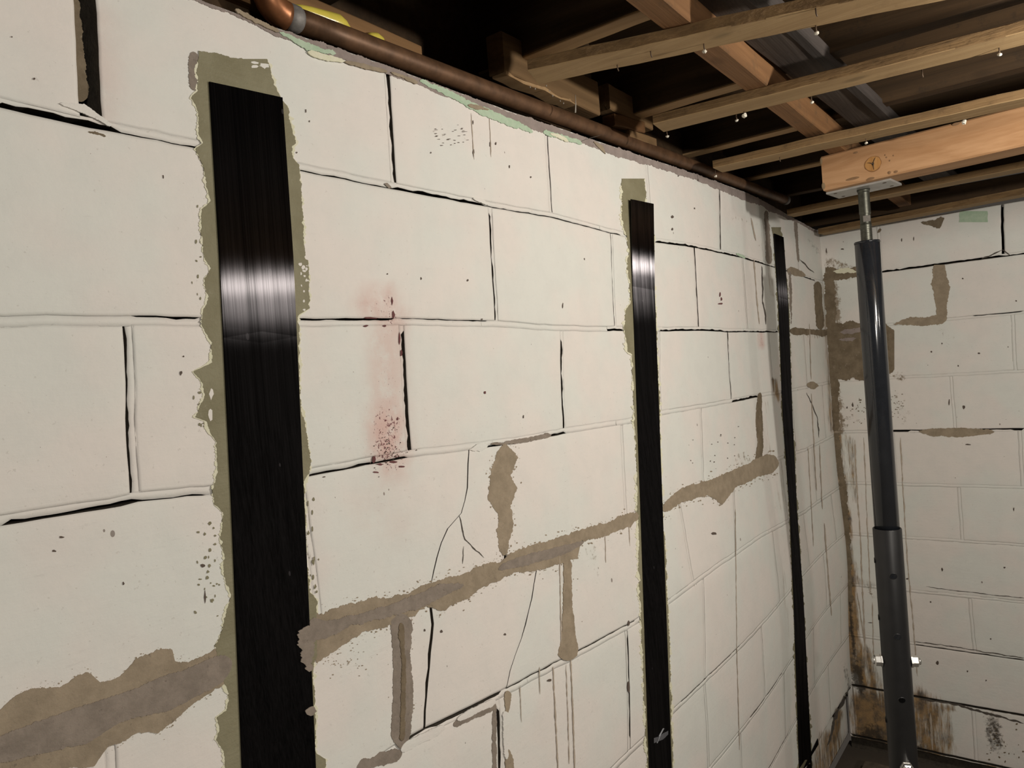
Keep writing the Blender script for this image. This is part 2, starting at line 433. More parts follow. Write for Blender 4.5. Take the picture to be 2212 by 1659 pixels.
def core_mesh(surf, s0, s1, z0, z1, off, flip):
    s, z = np.meshgrid(np.linspace(s0, s1, 30), np.linspace(z0, z1, 24))
    P = surf.pt(s, z, off); Q = surf.pt(s, z, off - 0.14)
    n = s.size; V = np.vstack([P.reshape(-1, 3), Q.reshape(-1, 3)])
    F = gridF(24, 30, flip) + gridF(24, 30, not flip, n)
    idx = np.arange(n).reshape(24, 30)
    ring = list(idx[0]) + list(idx[1:, -1]) + list(idx[-1, -2::-1]) + list(idx[-2:0:-1, 0])
    for a, b in zip(ring, ring[1:] + ring[:1]):
        F.append((a, b, b + n, a + n) if flip else (a, a + n, b + n, b))
    return V, F
SMIN = -1.05
V, F = core_mesh(Left, SMIN, XE + 0.10, FLOOR - 0.02, .357, -0.048, False)
wall_left = put('wall_left', V, F, CORE); wall_left['kind'] = 'structure'
V, F = core_mesh(End, -0.04, 2.6, FLOOR - 0.02, TOPZ - 0.02, -0.048, True)
wall_right = put('wall_right', V, F, CORE); wall_right['kind'] = 'structure'

# --- left wall bed lines, traced in pixels and dropped on the wall
LA = [(0,222),(60,236),(215,271),(430,312),(640,360),(850,402),(1035,438),(1190,465),(1330,502),(1408,518),(1500,531),(1600,553),(1650,568),(1700,583),(1765,606)]
LB = [(0,694),(280,691),(450,694),(640,695),(860,694),(1073,699),(1213,709),(1340,710),(1425,712),(1508,710),(1572,714),(1680,715),(1785,714)]
LC = [(0,1126),(150,1101),(250,1086),(292,1076),(460,1058),(665,1022),(800,996),(880,981),(1000,968),(1120,952),(1218,932),(1370,908),(1425,892),(1515,878),(1580,866),(1640,854),(1700,845),(1795,826)]
LD = [(0,1565),(170,1525),(300,1485),(420,1450),(500,1428),(670,1368),(850,1312),(930,1278),(1085,1222),(1215,1182),(1380,1108),(1440,1090),(1560,1050),(1680,992),(1740,972),(1803,940)]
LE = [(800,1655),(862,1612),(930,1574),(1080,1500),(1225,1424),(1370,1346),(1460,1290),(1550,1222),(1640,1160),(1740,1105),(1822,1048)]
def zline(pts, surf, z0, left=True):
    s, z = poly(pts, surf)
    s = np.concatenate([[s[0] - 0.45], s, [s[-1] + 0.6]]); z = np.concatenate([[z0], z, [z[-1] if left else z0]])
    return lambda q: np.interp(q, s, z) + 0.0007 * fr(np.asarray(q) * 28, int(abs(z0) * 97) % 50)
LT = [(430,0),(581,55),(712,98),(842,143),(909,170),(1010,207),(1111,244),(1179,267),(1280,301),(1381,335),(1479,368),(1550,393),(1615,417),(1653,436),(1692,458),(1764,498)]
zl = {-2: zline(LT, Left, .36), -1: zline(LA, Left, BH), 0: zline(LB, Left, 0.0), 1: zline(LC, Left, -BH), 2: zline(LD, Left, -2 * BH), 3: zline(LE, Left, -3 * BH)}
for i in range(4, 9):
    zl[i] = (lambda i: (lambda q: np.full(np.shape(q), -i * BH) + 0.0008 * fr(np.asarray(q) * 26, i)))(i)
HEADS = {  # (course, k): pixel top, pixel bottom of the head joint
 (-1,-1):[(182,0),(196,216)],(-1,0):[(836,150),(851,400)],(-1,1):[(1180,280),(1191,466)],(-1,2):[(1397,347),(1409,518)],(-1,3):[(1555,420),(1557,543)],
 (0,.5):[(1058,441),(1073,698)],(0,1.5):[(1321,503),(1329,706)],(0,2.5):[(1500,531),(1509,708)],
 (1,-1):[(276,690),(291,1076)],(1,0):[(866,694),(886,982)],(1,1):[(1213,709),(1220,932)],(1,2):[(1424,712),(1428,891)],(1,3):[(1572,713),(1581,867)],
 (2,.5):[(1091,955),(1091,1220)],(2,1.5):[(1343,918),(1353,1118)],(2,2.5):[(1514,878),(1521,1066)],(2,3.5):[(1638,857),(1634,1010)],
 (3,-1):[(230,1500),(240,1670)],(3,0):[(867,1310),(867,1612)],(3,1):[(1220,1183),(1226,1424)],(3,3):[(1585,1040),(1590,1192)],
 (4,.5):[(1074,1500),(1082,1700)],(4,1.5):[(1352,1350),(1359,1520)],(4,2.5):[(1518,1240),(1523,1400)],
}
def headf(tab, surf, c, k, dflt):
    if (c, k) in tab:
        s, z = poly(tab[(c, k)], surf, 'z')
        sl = (s[1] - s[0]) / (z[1] - z[0])
        return lambda q: s[0] + sl * (np.asarray(q) - z[0]) + 0.0009 * fr(np.asarray(q) * 30, int(c * 7 + k * 5) % 60)
    return lambda q: dflt + 0.0009 * fr(np.asarray(q) * 30, int(c * 7 + k * 5) % 60)
# cracks. bed lines: (x0,x1,width px,side) ; heads: (width px, side, from, to as fraction from the top)
BEDCR = {-1: [(0,58,9,-1),(58,245,11,-1),(245,430,2.5,-1),(640,850,3,-1),(850,1040,6,-1),(1040,1340,2,-1),(1415,1500,4,-1),(1500,1650,3,-1),(1650,1760,2,-1)],
         0: [(278,436,4,1),(640,856,4.5,1),(866,1055,2,1),(1073,1212,4,-1),(1213,1345,4,-1),(1425,1572,3.5,-1),(1572,1680,2.5,-1),(1700,1790,2,-1)],
         1: [(0,255,7,-1),(255,292,8,-1),(292,452,2.4,-1),(660,884,4.5,-1),(884,1056,9,1),(1056,1218,4.5,-1),(1581,1642,4.5,-1)],
         3: [(870,1085,6,1),(1090,1375,2.2,1)], 4: [(1472,1500,2,1),(1500,1600,1.5,1)], 5: [(1472,1520,3.5,1),(1620,1690,2,1)], 6: [(1620,1705,2,1)]}
HEADCR = {(-1,0):(8,1,0,1),(-1,1):(2.2,1,.1,1),(-1,3):(4.5,1,0,1),(0,.5):(6,-1,.05,1),(0,1.5):(3,-1,0,1),(0,2.5):(5,1,0,1),
          (1,-1):(6,-1,0,1),(1,0):(10,1,.05,1),(1,1):(7,-1,.1,1),(1,3):(5,-1,0,1),(2,.5):(8,1,0,1),(3,1):(2.5,1,.1,.9),(4,.5):(10,-1,.05,1),(4,1.5):(4,1,.05,.9),(3,0):(3,1,.2,1)}
SPLIT = {(2,-.5): [([(1012,950),(1009,1050),(1000,1105),(960,1150),(940,1220),(927,1285)], 3.0)],
         (3,0): [([(928,1270),(931,1320),(937,1360),(930,1400),(922,1480),(916,1600)], 7.0), ([(1165,1195),(1150,1290),(1130,1370),(1105,1440),(1088,1510)], 2.8)]}
def scale_at(P): return np.linalg.norm(np.asarray(P) - CAM, axis=-1) / FPX

def masonry(surf, parent, wall, zl, courses, heads, kof, dflt, smax, smin, bedcr, headcr, split, missing, fade=0.0):
    for c in courses:
        ks = kof(c)
        hf = [headf(heads, surf, c, k, dflt(c, k)) for k in ks]
        tf0, bf0 = zl[c - 1], zl[c]
        zc = float(tf0(np.array(0.5)) + bf0(np.array(0.5))) / 2
        keep = [(k, f) for k, f in zip(ks, hf) if smin < float(f(np.array(zc))) < smax - 0.02]
        ks = [k for k, _ in keep]; hf = [f for _, f in keep]
        lo = (lambda q: np.full(np.shape(q), smin)); hi = (lambda q: np.full(np.shape(q), smax))
        edges = [(None, lo)] + list(zip(ks, hf)) + [(None, hi)]
        hh = lambda k: 0.0105 if (c, k) in missing else HJ
        tf = (lambda g: (lambda q: g(q) - HJ))(tf0) if c > -1 else tf0
        bf = (lambda g: (lambda q: g(q) + HJ))(bf0)
        for j in range(len(edges) - 1):
            k0, e0 = edges[j]; k1, e1 = edges[j + 1]
            lf = (lambda e, h: (lambda q: e(q) + h))(e0, hh(k0) if k0 is not None else 0)
            rf = (lambda e, h: (lambda q: e(q) - h))(e1, hh(k1) if k1 is not None else 0)
            cuts = split.get((c, k0), [])
            pieces = [(lf, 1)]
            for pts, wpx in cuts:
                s, z = poly(pts, surf, 'z'); wm = wpx * float(scale_at(surf.pt(s.mean(), z.mean(), 0)))
                pieces[-1] += ((lambda s, z, wm: (lambda q: np.interp(q, z, s) + 0.0012 * fr(np.asarray(q) * 55, 3) - wm * (.5 + .3 * n1(np.asarray(q) * 90, 5))))(s, z, wm), .35)
                pieces.append(((lambda s, z, wm: (lambda q: np.interp(q, z, s) + 0.0012 * fr(np.asarray(q) * 55, 3) + wm * (.5 + .3 * n1(np.asarray(q) * 70, 8))))(s, z, wm), .35))
            pieces[-1] += (rf, 1)
            sd = int(RNG.integers(0, 400)); pr = float(np.clip(RNG.normal(0, 0.0003), -.0006, .0002))
            for (a, ba, b, bb) in pieces:
                block(surf, parent, wall, a, b, tf, bf, pr, (ba, bb, 1, 1), seed=sd)
        # head joints of this course
        for k, f in zip(ks, hf):
            if (c, k) in missing: continue
            n = 26; s0 = float(f(np.array(zc)))
            z = np.linspace(float(tf(np.array(s0))), float(bf(np.array(s0))), n); s = f(z)
            wd = None; side = 0
            if (c, k) in headcr:
                wpx, side, f0, f1 = headcr[(c, k)]
                t = np.linspace(0, 1, n)
                wd = np.where((t >= f0) & (t <= f1), wpx * scale_at(surf.pt(s, z, 0)) * (.9 + .22 * fr(t * 9, int(k * 3 + c * 5) % 40) + .18 * fr(t * 60, 3)), 0)
                wd = np.clip(wd, 0, .0078)
            strip(surf, parent, wall, s, z, 'v', wd, side, seed=int(k * 11 + c * 3) % 50)
        # the bed joint under this course, in lengths of a block
        s = smin
        while s < smax - 0.01:
            e = min(s + BL, smax); n = 40
            q = np.linspace(s, e, n); zz = bf0(q); wd = np.zeros(n); side = 0
            if c in bedcr:
                x, _ = pix(surf.pt(q, zz, 0))
                for x0, x1, wpx, sd in bedcr[c]:
                    m = (x >= x0) & (x <= x1)
                    if m.any():
                        side = sd if side == 0 else side
                        if sd == side: wd = np.where(m, np.clip(wpx * scale_at(surf.pt(q, zz, 0)) * (.95 + .25 * fr(q * 35, c + 9) + .2 * fr(q * 240, 5)), 0.0004, .0078), wd)
            strip(surf, parent, wall, q, zz, 'h', wd, side, seed=int(s * 40) % 50)
            s = e
masonry(Left, wall_left, 'left', zl, range(-1, 9), HEADS,
        lambda c: [k + (0 if c % 2 else 0.5) for k in range(-4, 8)], lambda c, k: k * BL, XE + 0.03, SMIN,
        BEDCR, HEADCR, SPLIT, {(-1, -1)})
# --- end wall
ez = {i: (lambda i: (lambda q: np.full(np.shape(q), (TOPZ - .016) if i == -2 else -i * BH) + 0.0008 * fr(np.asarray(q) * 24, i + 20)))(i) for i in range(-2, 9)}
EH = {(-1,1.5):[(2165,440),(2167,540)],(0,1):[(2031,575),(2033,690)],(1,1.5):[(2187,683),(2193,797)],(2,1):[(2054,820),(2063,927)],(3,1.5):[(2202,930),(2209,1042)],
      (4,1):[(2071,1048),(2078,1156)],(6,1):[(2094,1285),(2105,1402)]}
masonry(End, wall_right, 'end', ez, range(-1, 9), EH, lambda c: [k + (0.5 if c % 2 else 0) for k in range(0, 8)], lambda c, k: k * BL - 0.005, 2.6, -0.03,
        {-1: [(1895,2166,3.5,-1),(2166,2230,2,-1)], 0: [(2100,2212,1.5,1)], 2: [(1925,1962,6,1),(1962,2212,2,1),(2190,2214,6,1)], 7: [(1840,2260,6,1)], 6: [(1975,2212,1.4,-1)], 8: [(1840,2260,5,1)]},
        {(-1,1.5):(7,-1,0,1)}, {}, set())

# ------------------------------------------------------------------ smears, patches and beds that lie on the walls
def interp_poly(pts, t, mode):
    a = np.array(pts, float); i, j = (1, 0) if mode == 'v' else (0, 1)
    o = np.argsort(a[:, i], kind='stable'); return np.interp(t, a[o, i], a[o, j])
def patch(name, surf, A, B, mode, mat, parent, th=0.0012, lift=0.0, amp=3.0, step=1.3, seed=0, crown=0.0, ends=True, kind=None):
    """ragged skin between two pixel outlines; mode 'v': A left, B right edge over y; 'h': A upper, B lower edge over x"""
    i = 1 if mode == 'v' else 0
    t0 = max(min(p[i] for p in A), min(p[i] for p in B)); t1 = min(max(p[i] for p in A), max(p[i] for p in B))
    n = max(6, int((t1 - t0) / step)); t = np.linspace(t0, t1, n)
    rag = lambda sd: amp * (.55 * fr(t / 26, sd, 3) + 1.1 * n1(t / 8.3, sd + 3) * np.abs(n1(t / 37, sd + 5)) + .38 * n1(t / 3.1, sd + 6) + .3 * n1(t / 1.7, sd + 8)); a = interp_poly(A, t, mode) + rag(seed); b = interp_poly(B, t, mode) + rag(seed + 9)
    if ends:      # round the two ends off
        e = np.minimum(np.minimum(t - t0, t1 - t) / (0.30 * np.abs(b - a).mean() + 4), 1); e = np.sqrt(np.clip(e, 0.0, 1))
        m = 0.5 * (a + b); a = m + (a - m) * e; b = m + (b - m) * e
    b = np.maximum(b, a + 0.6)
    W = np.array([0, .001, .3, .5, .7, .999, 1.0]); O = np.array([0, .7, .8 + crown * .2, .8 + crown * .3, .8 + crown * .2, .7, 0]); th = th * .42; lift = lift * .5 if lift > 0 and th < .001 and name.startswith('mortar_patch') else lift
    rows = []
    for k, (wk, ok) in enumerate(zip(W, O)):
        c = a + (b - a) * wk
        s, z = surf.px(c, t) if mode == 'v' else surf.px(t, c)
        base = .0005 if lift >= 0 else 0
        rough = 0.04 * th * fr(t / 7, seed + 20 + k, 3) if 1 < k < 5 else 0
        rows.append(surf.pt(s, z, base + lift + th * ok + rough - (0.0006 if k in (0, 6) else 0)))
    P = np.stack(rows, 0).reshape(-1, 3)
    fl = (mode == 'v') ^ (surf is End) ^ (surf is End)
    o = put(name, P, gridF(7, n, flip=(mode == 'v')), mat, parent)
    if kind: o['kind'] = kind
    return o
def blob(cx, cy, w, h, rng, n=8, rag=0.35):
    a = np.linspace(0, 2 * math.pi, n, endpoint=False); r = 1 + rng.uniform(-rag, rag, n)
    return np.stack([cx + w / 2 * np.cos(a) * r, cy + h / 2 * np.sin(a) * r], 1)
def flecks(name, surf, items, mat, parent, off=0.0008, seed=1, sc_=1.0):
    """many small irregular flakes joined into one part"""
    rng = np.random.default_rng(seed); V = []; F = []
    for cx, cy, w_, h_ in items:
        b = blob(cx, cy, w_ * sc_, h_ * sc_, rng); s, z = surf.px(b[:, 0], b[:, 1]); cs, cz = surf.px(np.array([cx]), np.array([cy]))
        k = len(V); V += list(surf.pt(s, z, off * .3 + .0006)) + list(surf.pt(cs, cz, off * .34 + .0006))
        for j in range(len(b)): F.append((k + j, k + len(b), k + (j + 1) % len(b)))
    o = put(name, np.array(V), F, mat, parent); o['kind'] = 'stuff'; return o
def ribbons(name, surf, lines, mat, parent, off=0.0005, wob=1.0, kind='stuff', seed=0, thin=1.0):
    V = []; F = []
    for q, (pts, wd) in enumerate(lines):
        a = np.array(pts, float); d = np.concatenate([[0], np.cumsum(np.hypot(*np.diff(a, axis=0).T))])
        n = max(4, int(d[-1] / 4)); t = np.linspace(0, d[-1], n)
        x = np.interp(t, d, a[:, 0]) + wob * fr(t / 14, seed + q); y = np.interp(t, d, a[:, 1]) + wob * fr(t / 14, seed + q + 30)
        tx, ty = np.gradient(x), np.gradient(y); l = np.hypot(tx, ty) + 1e-6
        ww = thin * wd / 2 * (1 + .45 * fr(t / 9, seed + q + 5)) * np.minimum(1, np.minimum(t, d[-1] - t) / 12 + .25)
        rows = []
        for sg, of in ((-1, off * .3), (0, off), (1, off * .3)):
            s, z = surf.px(x - ty / l * ww * sg, y + tx / l * ww * sg); rows.append(surf.pt(s, z, of + .0008))
        k = len(V); P = np.stack(rows, 0).reshape(-1, 3); V += list(P); F += [tuple(k + i for i in f) for f in gridF(3, n)]
    o = put(name, np.array(V), F, mat, parent); 
    if kind: o['kind'] = kind
    return o

# mortar smears on the left wall
MP = [  # name-mode, A, B, material, thickness, lift, amp, crown
 ('h', [(-60,1550),(0,1531),(34,1501),(68,1487),(128,1484),(142,1477),(169,1457),(189,1450),(216,1474),(243,1470),(267,1453),(294,1420),(338,1403),(371,1403),(377,1430),(412,1430),(466,1400),(500,1389),(516,1400)],
       [(-60,1700),(0,1668),(203,1656),(233,1612),(267,1602),(297,1582),(341,1582),(368,1565),(405,1528),(466,1487),(490,1487),(516,1478)], MORTAR, .0016, 0, 2.6, .3),
 ('h', [(-60,1606),(0,1588),(135,1538),(290,1487),(338,1464),(415,1440),(456,1420),(500,1404)], [(-60,1668),(0,1646),(186,1605),(270,1555),(365,1534),(439,1497),(500,1462)], MORTAR2, .002, .0012, 2.5, .6),
 ('h', [(664,1308),(689,1328),(740,1305),(774,1301),(807,1288),(838,1291),(885,1278),(915,1261),(956,1251),(997,1241),(1044,1217),(1078,1214),(1098,1197),(1162,1173),(1246,1146),(1314,1129),(1354,1112),(1384,1096)],
       [(664,1428),(682,1432),(740,1397),(774,1372),(841,1349),(895,1332),(919,1308),(949,1318),(1007,1295),(1034,1271),(1078,1254),(1111,1237),(1172,1231),(1246,1207),(1256,1170),(1294,1163),(1348,1143),(1384,1126)], MORTAR, .0018, 0, 3.5, .4),
 ('h', [(664,1330),(700,1340),(760,1330),(838,1306),(900,1282),(950,1262),(1000,1256)], [(664,1385),(700,1380),(760,1350),(838,1332),(900,1316),(950,1290),(1000,1268)], MORTAR2, .002, .0014, 3, .5),
 ('h', [(1075,1220),(1130,1200),(1200,1182),(1260,1165)], [(1075,1236),(1130,1222),(1200,1204),(1260,1176)], MORTAR2, .0016, .0014, 2, .4),
 ('h', [(1430,1084),(1472,1053),(1540,1033),(1604,1006),(1654,982),(1682,980)], [(1430,1114),(1472,1087),(1529,1070),(1560,1090),(1587,1053),(1634,1033),(1682,1018)], MORTAR, .0018, 0, 3, .4),
 ('v', [(1081,958),(1059,1016),(1056,1077),(1074,1110),(1073,1140),(1078,1200)], [(1098,958),(1118,989),(1103,1029),(1118,1056),(1103,1090),(1108,1133),(1101,1166),(1098,1205)], MORTAR, .0014, 0, 2.5, .3),
 ('v', [(841,1325),(848,1403),(848,1504),(845,1588),(856,1618)], [(888,1325),(889,1386),(885,1420),(892,1487),(889,1555),(880,1618)], MORTAR2, .002, 0, 2.2, .8),
 ('v', [(858,1345),(866,1440),(864,1530),(860,1600)], [(870,1345),(874,1440),(874,1530),(872,1600)], MUD, .002, .0022, 1.6, .3),
 ('v', [(1218,1205),(1216,1300),(1211,1386),(1202,1427)], [(1233,1205),(1236,1318),(1246,1386),(1247,1427)], MORTAR, .002, 0, 1.4, .9),
 ('v', [(1064,1520),(1062,1590),(1064,1690)], [(1072,1520),(1071,1590),(1072,1690)], MORTAR2, .002, 0, 1.5, .3),
 ('v', [(1089,1492),(1090,1515),(1092,1542)], [(1105,1490),(1103,1515),(1098,1542)], MORTAR, .0014, 0, 1.5, .3),
 ('v', [(1092,1615),(1091,1650),(1092,1700)], [(1099,1615),(1108,1640),(1112,1700)], MORTAR, .0014, 0, 1.8, .3),
 ('v', [(1637,848),(1631,904),(1637,955),(1630,1000)], [(1646,848),(1646,904),(1648,965),(1644,1000)], MUD, .0014, 0, 1.2, .3),
 ('h', [(978,1558),(1067,1518)], [(978,1574),(1067,1534)], MORTAR2, .0014, 0, 2, .3),
 ('h', [(770,1646),(868,1612)], [(770,1668),(868,1640)], MORTAR2, .0014, 0, 3, .3),
 ('h', [(1060,958),(1120,948),(1190,936)], [(1060,962),(1120,958),(1190,944)], MORTAR2, .0012, 0, 2, .2),
 ('v', [(1757,608),(1760,660),(1763,712)], [(1774,608),(1777,660),(1781,712)], MUD, .0012, 0, 1.2, .2),
 ('v', [(1778,560),(1786,700),(1795,840),(1800,935)], [(1786,560),(1794,700),(1803,840),(1808,935)], MUD, .0012, 0, 1.2, .2),
 ('h', [(1700,576),(1720,580),(1740,590)], [(1700,592),(1720,596),(1740,602)], MORTAR, .0012, 0, 2, .2),
 ('v', [(1703,585),(1708,700)], [(1709,585),(1711,700)], MORTAR2, .0012, 0, 1.5, .2),
 ('h', [(1706,706),(1750,712),(1790,712)], [(1706,724),(1750,722),(1790,728)], MUD, .0012, 0, 2, .2),
 ('h', [(1742,826),(1757,824),(1768,830)], [(1742,838),(1757,842),(1768,838)], MORTAR, .0012, 0, 1.5, .2),
 ('v', [(1714,478),(1718,520),(1722,566)], [(1722,478),(1724,520),(1727,566)], MORTAR2, .0012, 0, 1, .2),
 ('v', [(1651,455),(1653,500),(1655,570)], [(1659,455),(1662,500),(1668,570)], MORTAR2, .0012, 0, 1.4, .2),
 ('h', [(1590,545),(1610,553)], [(1590,551),(1610,560)], MINT, .0012, 0, 1.5, .2),
 ('v', [(405,112),(407,150),(410,196)], [(428,112),(427,150),(428,200)], MORTAR2, .0010, 0, 2.5, .2),
 ('v', [(140,-20),(148,60),(158,140),(166,214)], [(180,-20),(187,60),(196,140),(204,214)], MUD, .0010, -.010, 2.5, .2),
 ('h', [(190,284),(205,284),(228,292)], [(190,286),(212,292),(228,298)], MUD, .001, 0, 1.5, .2),
 ('h', [(830,394),(845,402)], [(830,402),(845,410)], MORTAR2, .001, 0, 2, .2),
]
for q, (md, A, B, mt, th, lf_, am, cr) in enumerate(MP):
    patch('mortar_patch', Left, A, B, md, mt, wall_left, th, lf_, am, seed=q * 3, crown=cr)
def edge_specks(idx, seed, n):
    g = np.random.default_rng(seed); it = []
    md, A, B = MP[idx][:3]
    for _ in range(n):
        P_ = A if g.random() < .5 else B; sg = -1 if P_ is A else 1
        k = 1 if md == 'v' else 0
        t = g.uniform(min(q[k] for q in P_), max(q[k] for q in P_)); e = float(interp_poly(P_, np.array([t]), md)[0]) + sg * abs(g.normal(0, 8)); sz = 1.4 + 4 * g.random() ** 3
        it.append((t, e, sz * 1.3, sz) if md == 'h' else (e, t, sz, sz * 1.3))
    return it
sp = []
for i_, n_ in ((0, 170), (2, 230), (5, 110), (6, 50), (7, 14), (9, 6)): sp += edge_specks(i_, i_ + 300, n_)
sp += [(rg_[0], rg_[1], rg_[2], rg_[3]) for rg_ in [(float(RNG.normal(730, 40)), float(RNG.normal(1430, 16)), float(RNG.uniform(1.5, 6)), float(RNG.uniform(1.5, 4))) for _ in range(60)]]
flecks('mortar_speck', Left, sp, MORTAR, wall_left, .0002, seed=77, sc_=.72)
# loose white chips of painted mortar along the broken bed joint
for q, (md, A, B) in enumerate([('h', [(864,1608),(905,1586),(960,1562)], [(864,1630),(905,1606),(960,1580)]), ('h', [(986,1548),(1030,1524),(1070,1506)], [(986,1562),(1030,1540),(1070,1522)]),
      ('v', [(1085,1536),(1086,1590),(1088,1640)], [(1098,1536),(1098,1590),(1096,1640)]), ('h', [(1012,972),(1035,958),(1052,958)], [(1012,972),(1035,976),(1052,968)]), ('h', [(1020,426),(1040,430),(1055,440)], [(1020,430),(1040,440),(1055,446)]),
      ('h', [(128,222),(180,226),(240,268)], [(128,226),(190,250),(244,278)])]):
    patch('mortar_chip', Left, A, B, md, PAINT, wall_left, .004, 0, 1.6, seed=q * 5 + 2)
# bare band, mint paint and debris along the top of the wall
band_lo = [(-80,-80),(420,-14),(510,28),(600,80),(720,122),(830,158),(900,182),(1000,224),(1100,264),(1180,292),(1250,308),(1330,338),(1400,358),(1500,388),(1617,436),(1640,444),(1700,472),(1764,505)]
band_hi = [(x, y + 1) for x, y in [(-80, -170)] + LT]
band_lo = [(x, max(y, float(np.interp(x, [p[0] for p in band_hi], [p[1] for p in band_hi])) + 5)) for x, y in band_lo]
patch('bare_band', Left, band_hi, band_lo, 'h', BAND, wall_left, .0012, 0, 2.5, seed=77, ends=False)
for q, (A, B) in enumerate([([(602,66),(660,92),(724,112)], [(602,74),(660,108),(724,122)]), ([(905,168),(960,192),(1010,218)], [(905,180),(960,204),(1010,232)]), ([(1000,216),(1060,238),(1150,280)], [(1000,228),(1060,258),(1150,290)]),
                            ([(1172,280),(1215,292),(1256,304)], [(1172,292),(1215,302),(1256,312)])]):
    patch('mint_paint', Left, A, B, 'h', MINT, wall_left, .0012, .001, 2.6, seed=q + 90)
for q, (A, B) in enumerate([([(662,108),(700,118),(742,130)], [(662,120),(700,132),(742,138)]), ([(742,130),(790,142),(834,152)], [(742,138),(790,150),(834,160)]), ([(1008,226),(1030,228),(1054,236)], [(1008,232),(1030,238),(1054,240)]),
        ([(1186,286),(1205,290),(1226,304)], [(1186,292),(1205,300),(1226,310)]), ([(505,18),(545,38),(600,66)], [(505,26),(545,48),(600,74)]), ([(1280,306),(1300,316),(1306,330)], [(1280,310),(1296,324),(1306,336)]), ([(842,154),(870,164),(900,176)], [(842,160),(870,172),(900,186)])]):
    patch('debris_chip', Left, A, B, 'h', [FRINGE, MORTAR, MORTAR, FRINGE, MORTAR, MORTAR, MORTAR][q], wall_left, .004, .0012, 1.6, seed=q + 50)
# small chips, drips and hairlines
CH = [(25,80,5,4),(73,171,6,6),(352,382,4,10),(132,1160,14,6),(116,1190,11,6),(266,1260,5,8),(442,1290,5,36),(437,1222,14,9),(1022,330,4,18),(1058,312,5,18),(1100,360,3,9),(1146,383,4,5),(1021,265,3,12),(1056,250,4,13),(1127,272,4,14),(1452,468,6,8),(1452,495,5,8),(909,602,4,9),(1009,606,5,7),(1215,660,3,14),(1543,1152,14,9),(1090,1370,7,6),(1186,1469,12,7),(1357,1485,7,34),(1357,1346,6,14),(953,1364,6,9),(917,1361,4,8),(836,592,4,4),(390,806,7,12),(396,770,4,5),(658,505,3,3),(1130,900,3,9),(700,1030,8,4),(1040,690,5,4),(640,330,4,4),(1262,560,3,5),(930,330,4,4),(1070,310,4,8),(1395,430,3,5),(660,240,3,10),(668,262,3,6),(1500,450,4,5),(1465,380,3,4)]
flecks('paint_chip', Left, CH, DARK, wall_left, seed=3, sc_=.8)
RC = [(846,650,4,16),(849,680,6,14),(800,687,26,4),(1555,636,3,10),(1558,646,3,8),(1555,656,10,4),(820,1003,14,4),(850,998,18,4),(812,1020,12,4),(866,1008,14,4),(1047,848,5,6),(858,905,5,8),(862,730,5,24),(866,762,5,16),(806,992,8,14),(830,704,8,4),(790,704,10,4)]
flecks('red_chip', Left, RC, REDCHIP, wall_left, seed=4)
rg = np.random.default_rng(5)
GR = [(1550 + rg.uniform(-60, 60), 960 + rg.uniform(-40, 40), rg.uniform(1.5, 3), rg.uniform(1.5, 3)) for _ in range(16)] + [(rg.uniform(940, 1010), rg.uniform(270, 315), rg.uniform(3, 8), rg.uniform(1, 1.8)) for _ in range(30)] + \
     [(rg.normal(838, 22), rg.normal(976, 20), rg.uniform(1.5, 3.6), rg.uniform(1.5, 3.2)) for _ in range(50)]
flecks('scuff_speck', Left, GR, DARK, wall_left, seed=6)
ribbons('drip_stain', Left, [([(1194,1440),(1200,1560),(1206,1690)], 3.2), ([(1232,1420),(1237,1540),(1242,1690)], 3), ([(1222,1435),(1226,1540),(1229,1650)], 2), ([(1208,1192),(1210,1300),(1212,1390)], 2.6), ([(1122,1480),(1126,1560)], 2), ([(1164,1440),(1166,1500)], 2),
   ([(1306,1150),(1308,1215)], 2), ([(1358,1130),(1360,1180)], 2), ([(1628,560),(1634,640),(1640,700)], 3), ([(1588,1100),(1591,1400),(1597,1620)], 2), ([(1780,1130),(1790,1260),(1796,1330)], 3), ([(1770,960),(1776,1100)], 2), ([(1752,850),(1760,1000),(1764,1060)], 2.4), ([(1748,700),(1752,820)], 2), ([(1745,965),(1757,1180)], 1.8), ([(1622,470),(1632,520)], 3), ([(1017,245),(1023,345)], 1.8), ([(1056,245),(1060,340)], 1.8)], DRIP, wall_left, seed=2, wob=.35, thin=.75)
ribbons('hairline_crack', Left, [([(990,1112),(1003,1165),(1045,1205)], 1.8), ([(1000,1180),(999,1218)], 1.4), ([(1645,575),(1648,650),(1655,700)], 2.2), ([(1742,850),(1765,900),(1770,945)], 1.8), ([(1728,560),(1758,590)], 2), ([(1240,310),(1300,290)], .8), ([(1838,1484),(1826,1506),(1806,1540),(1796,1580),(1788,1610)], 6)], HAIRL, wall_left, seed=12)
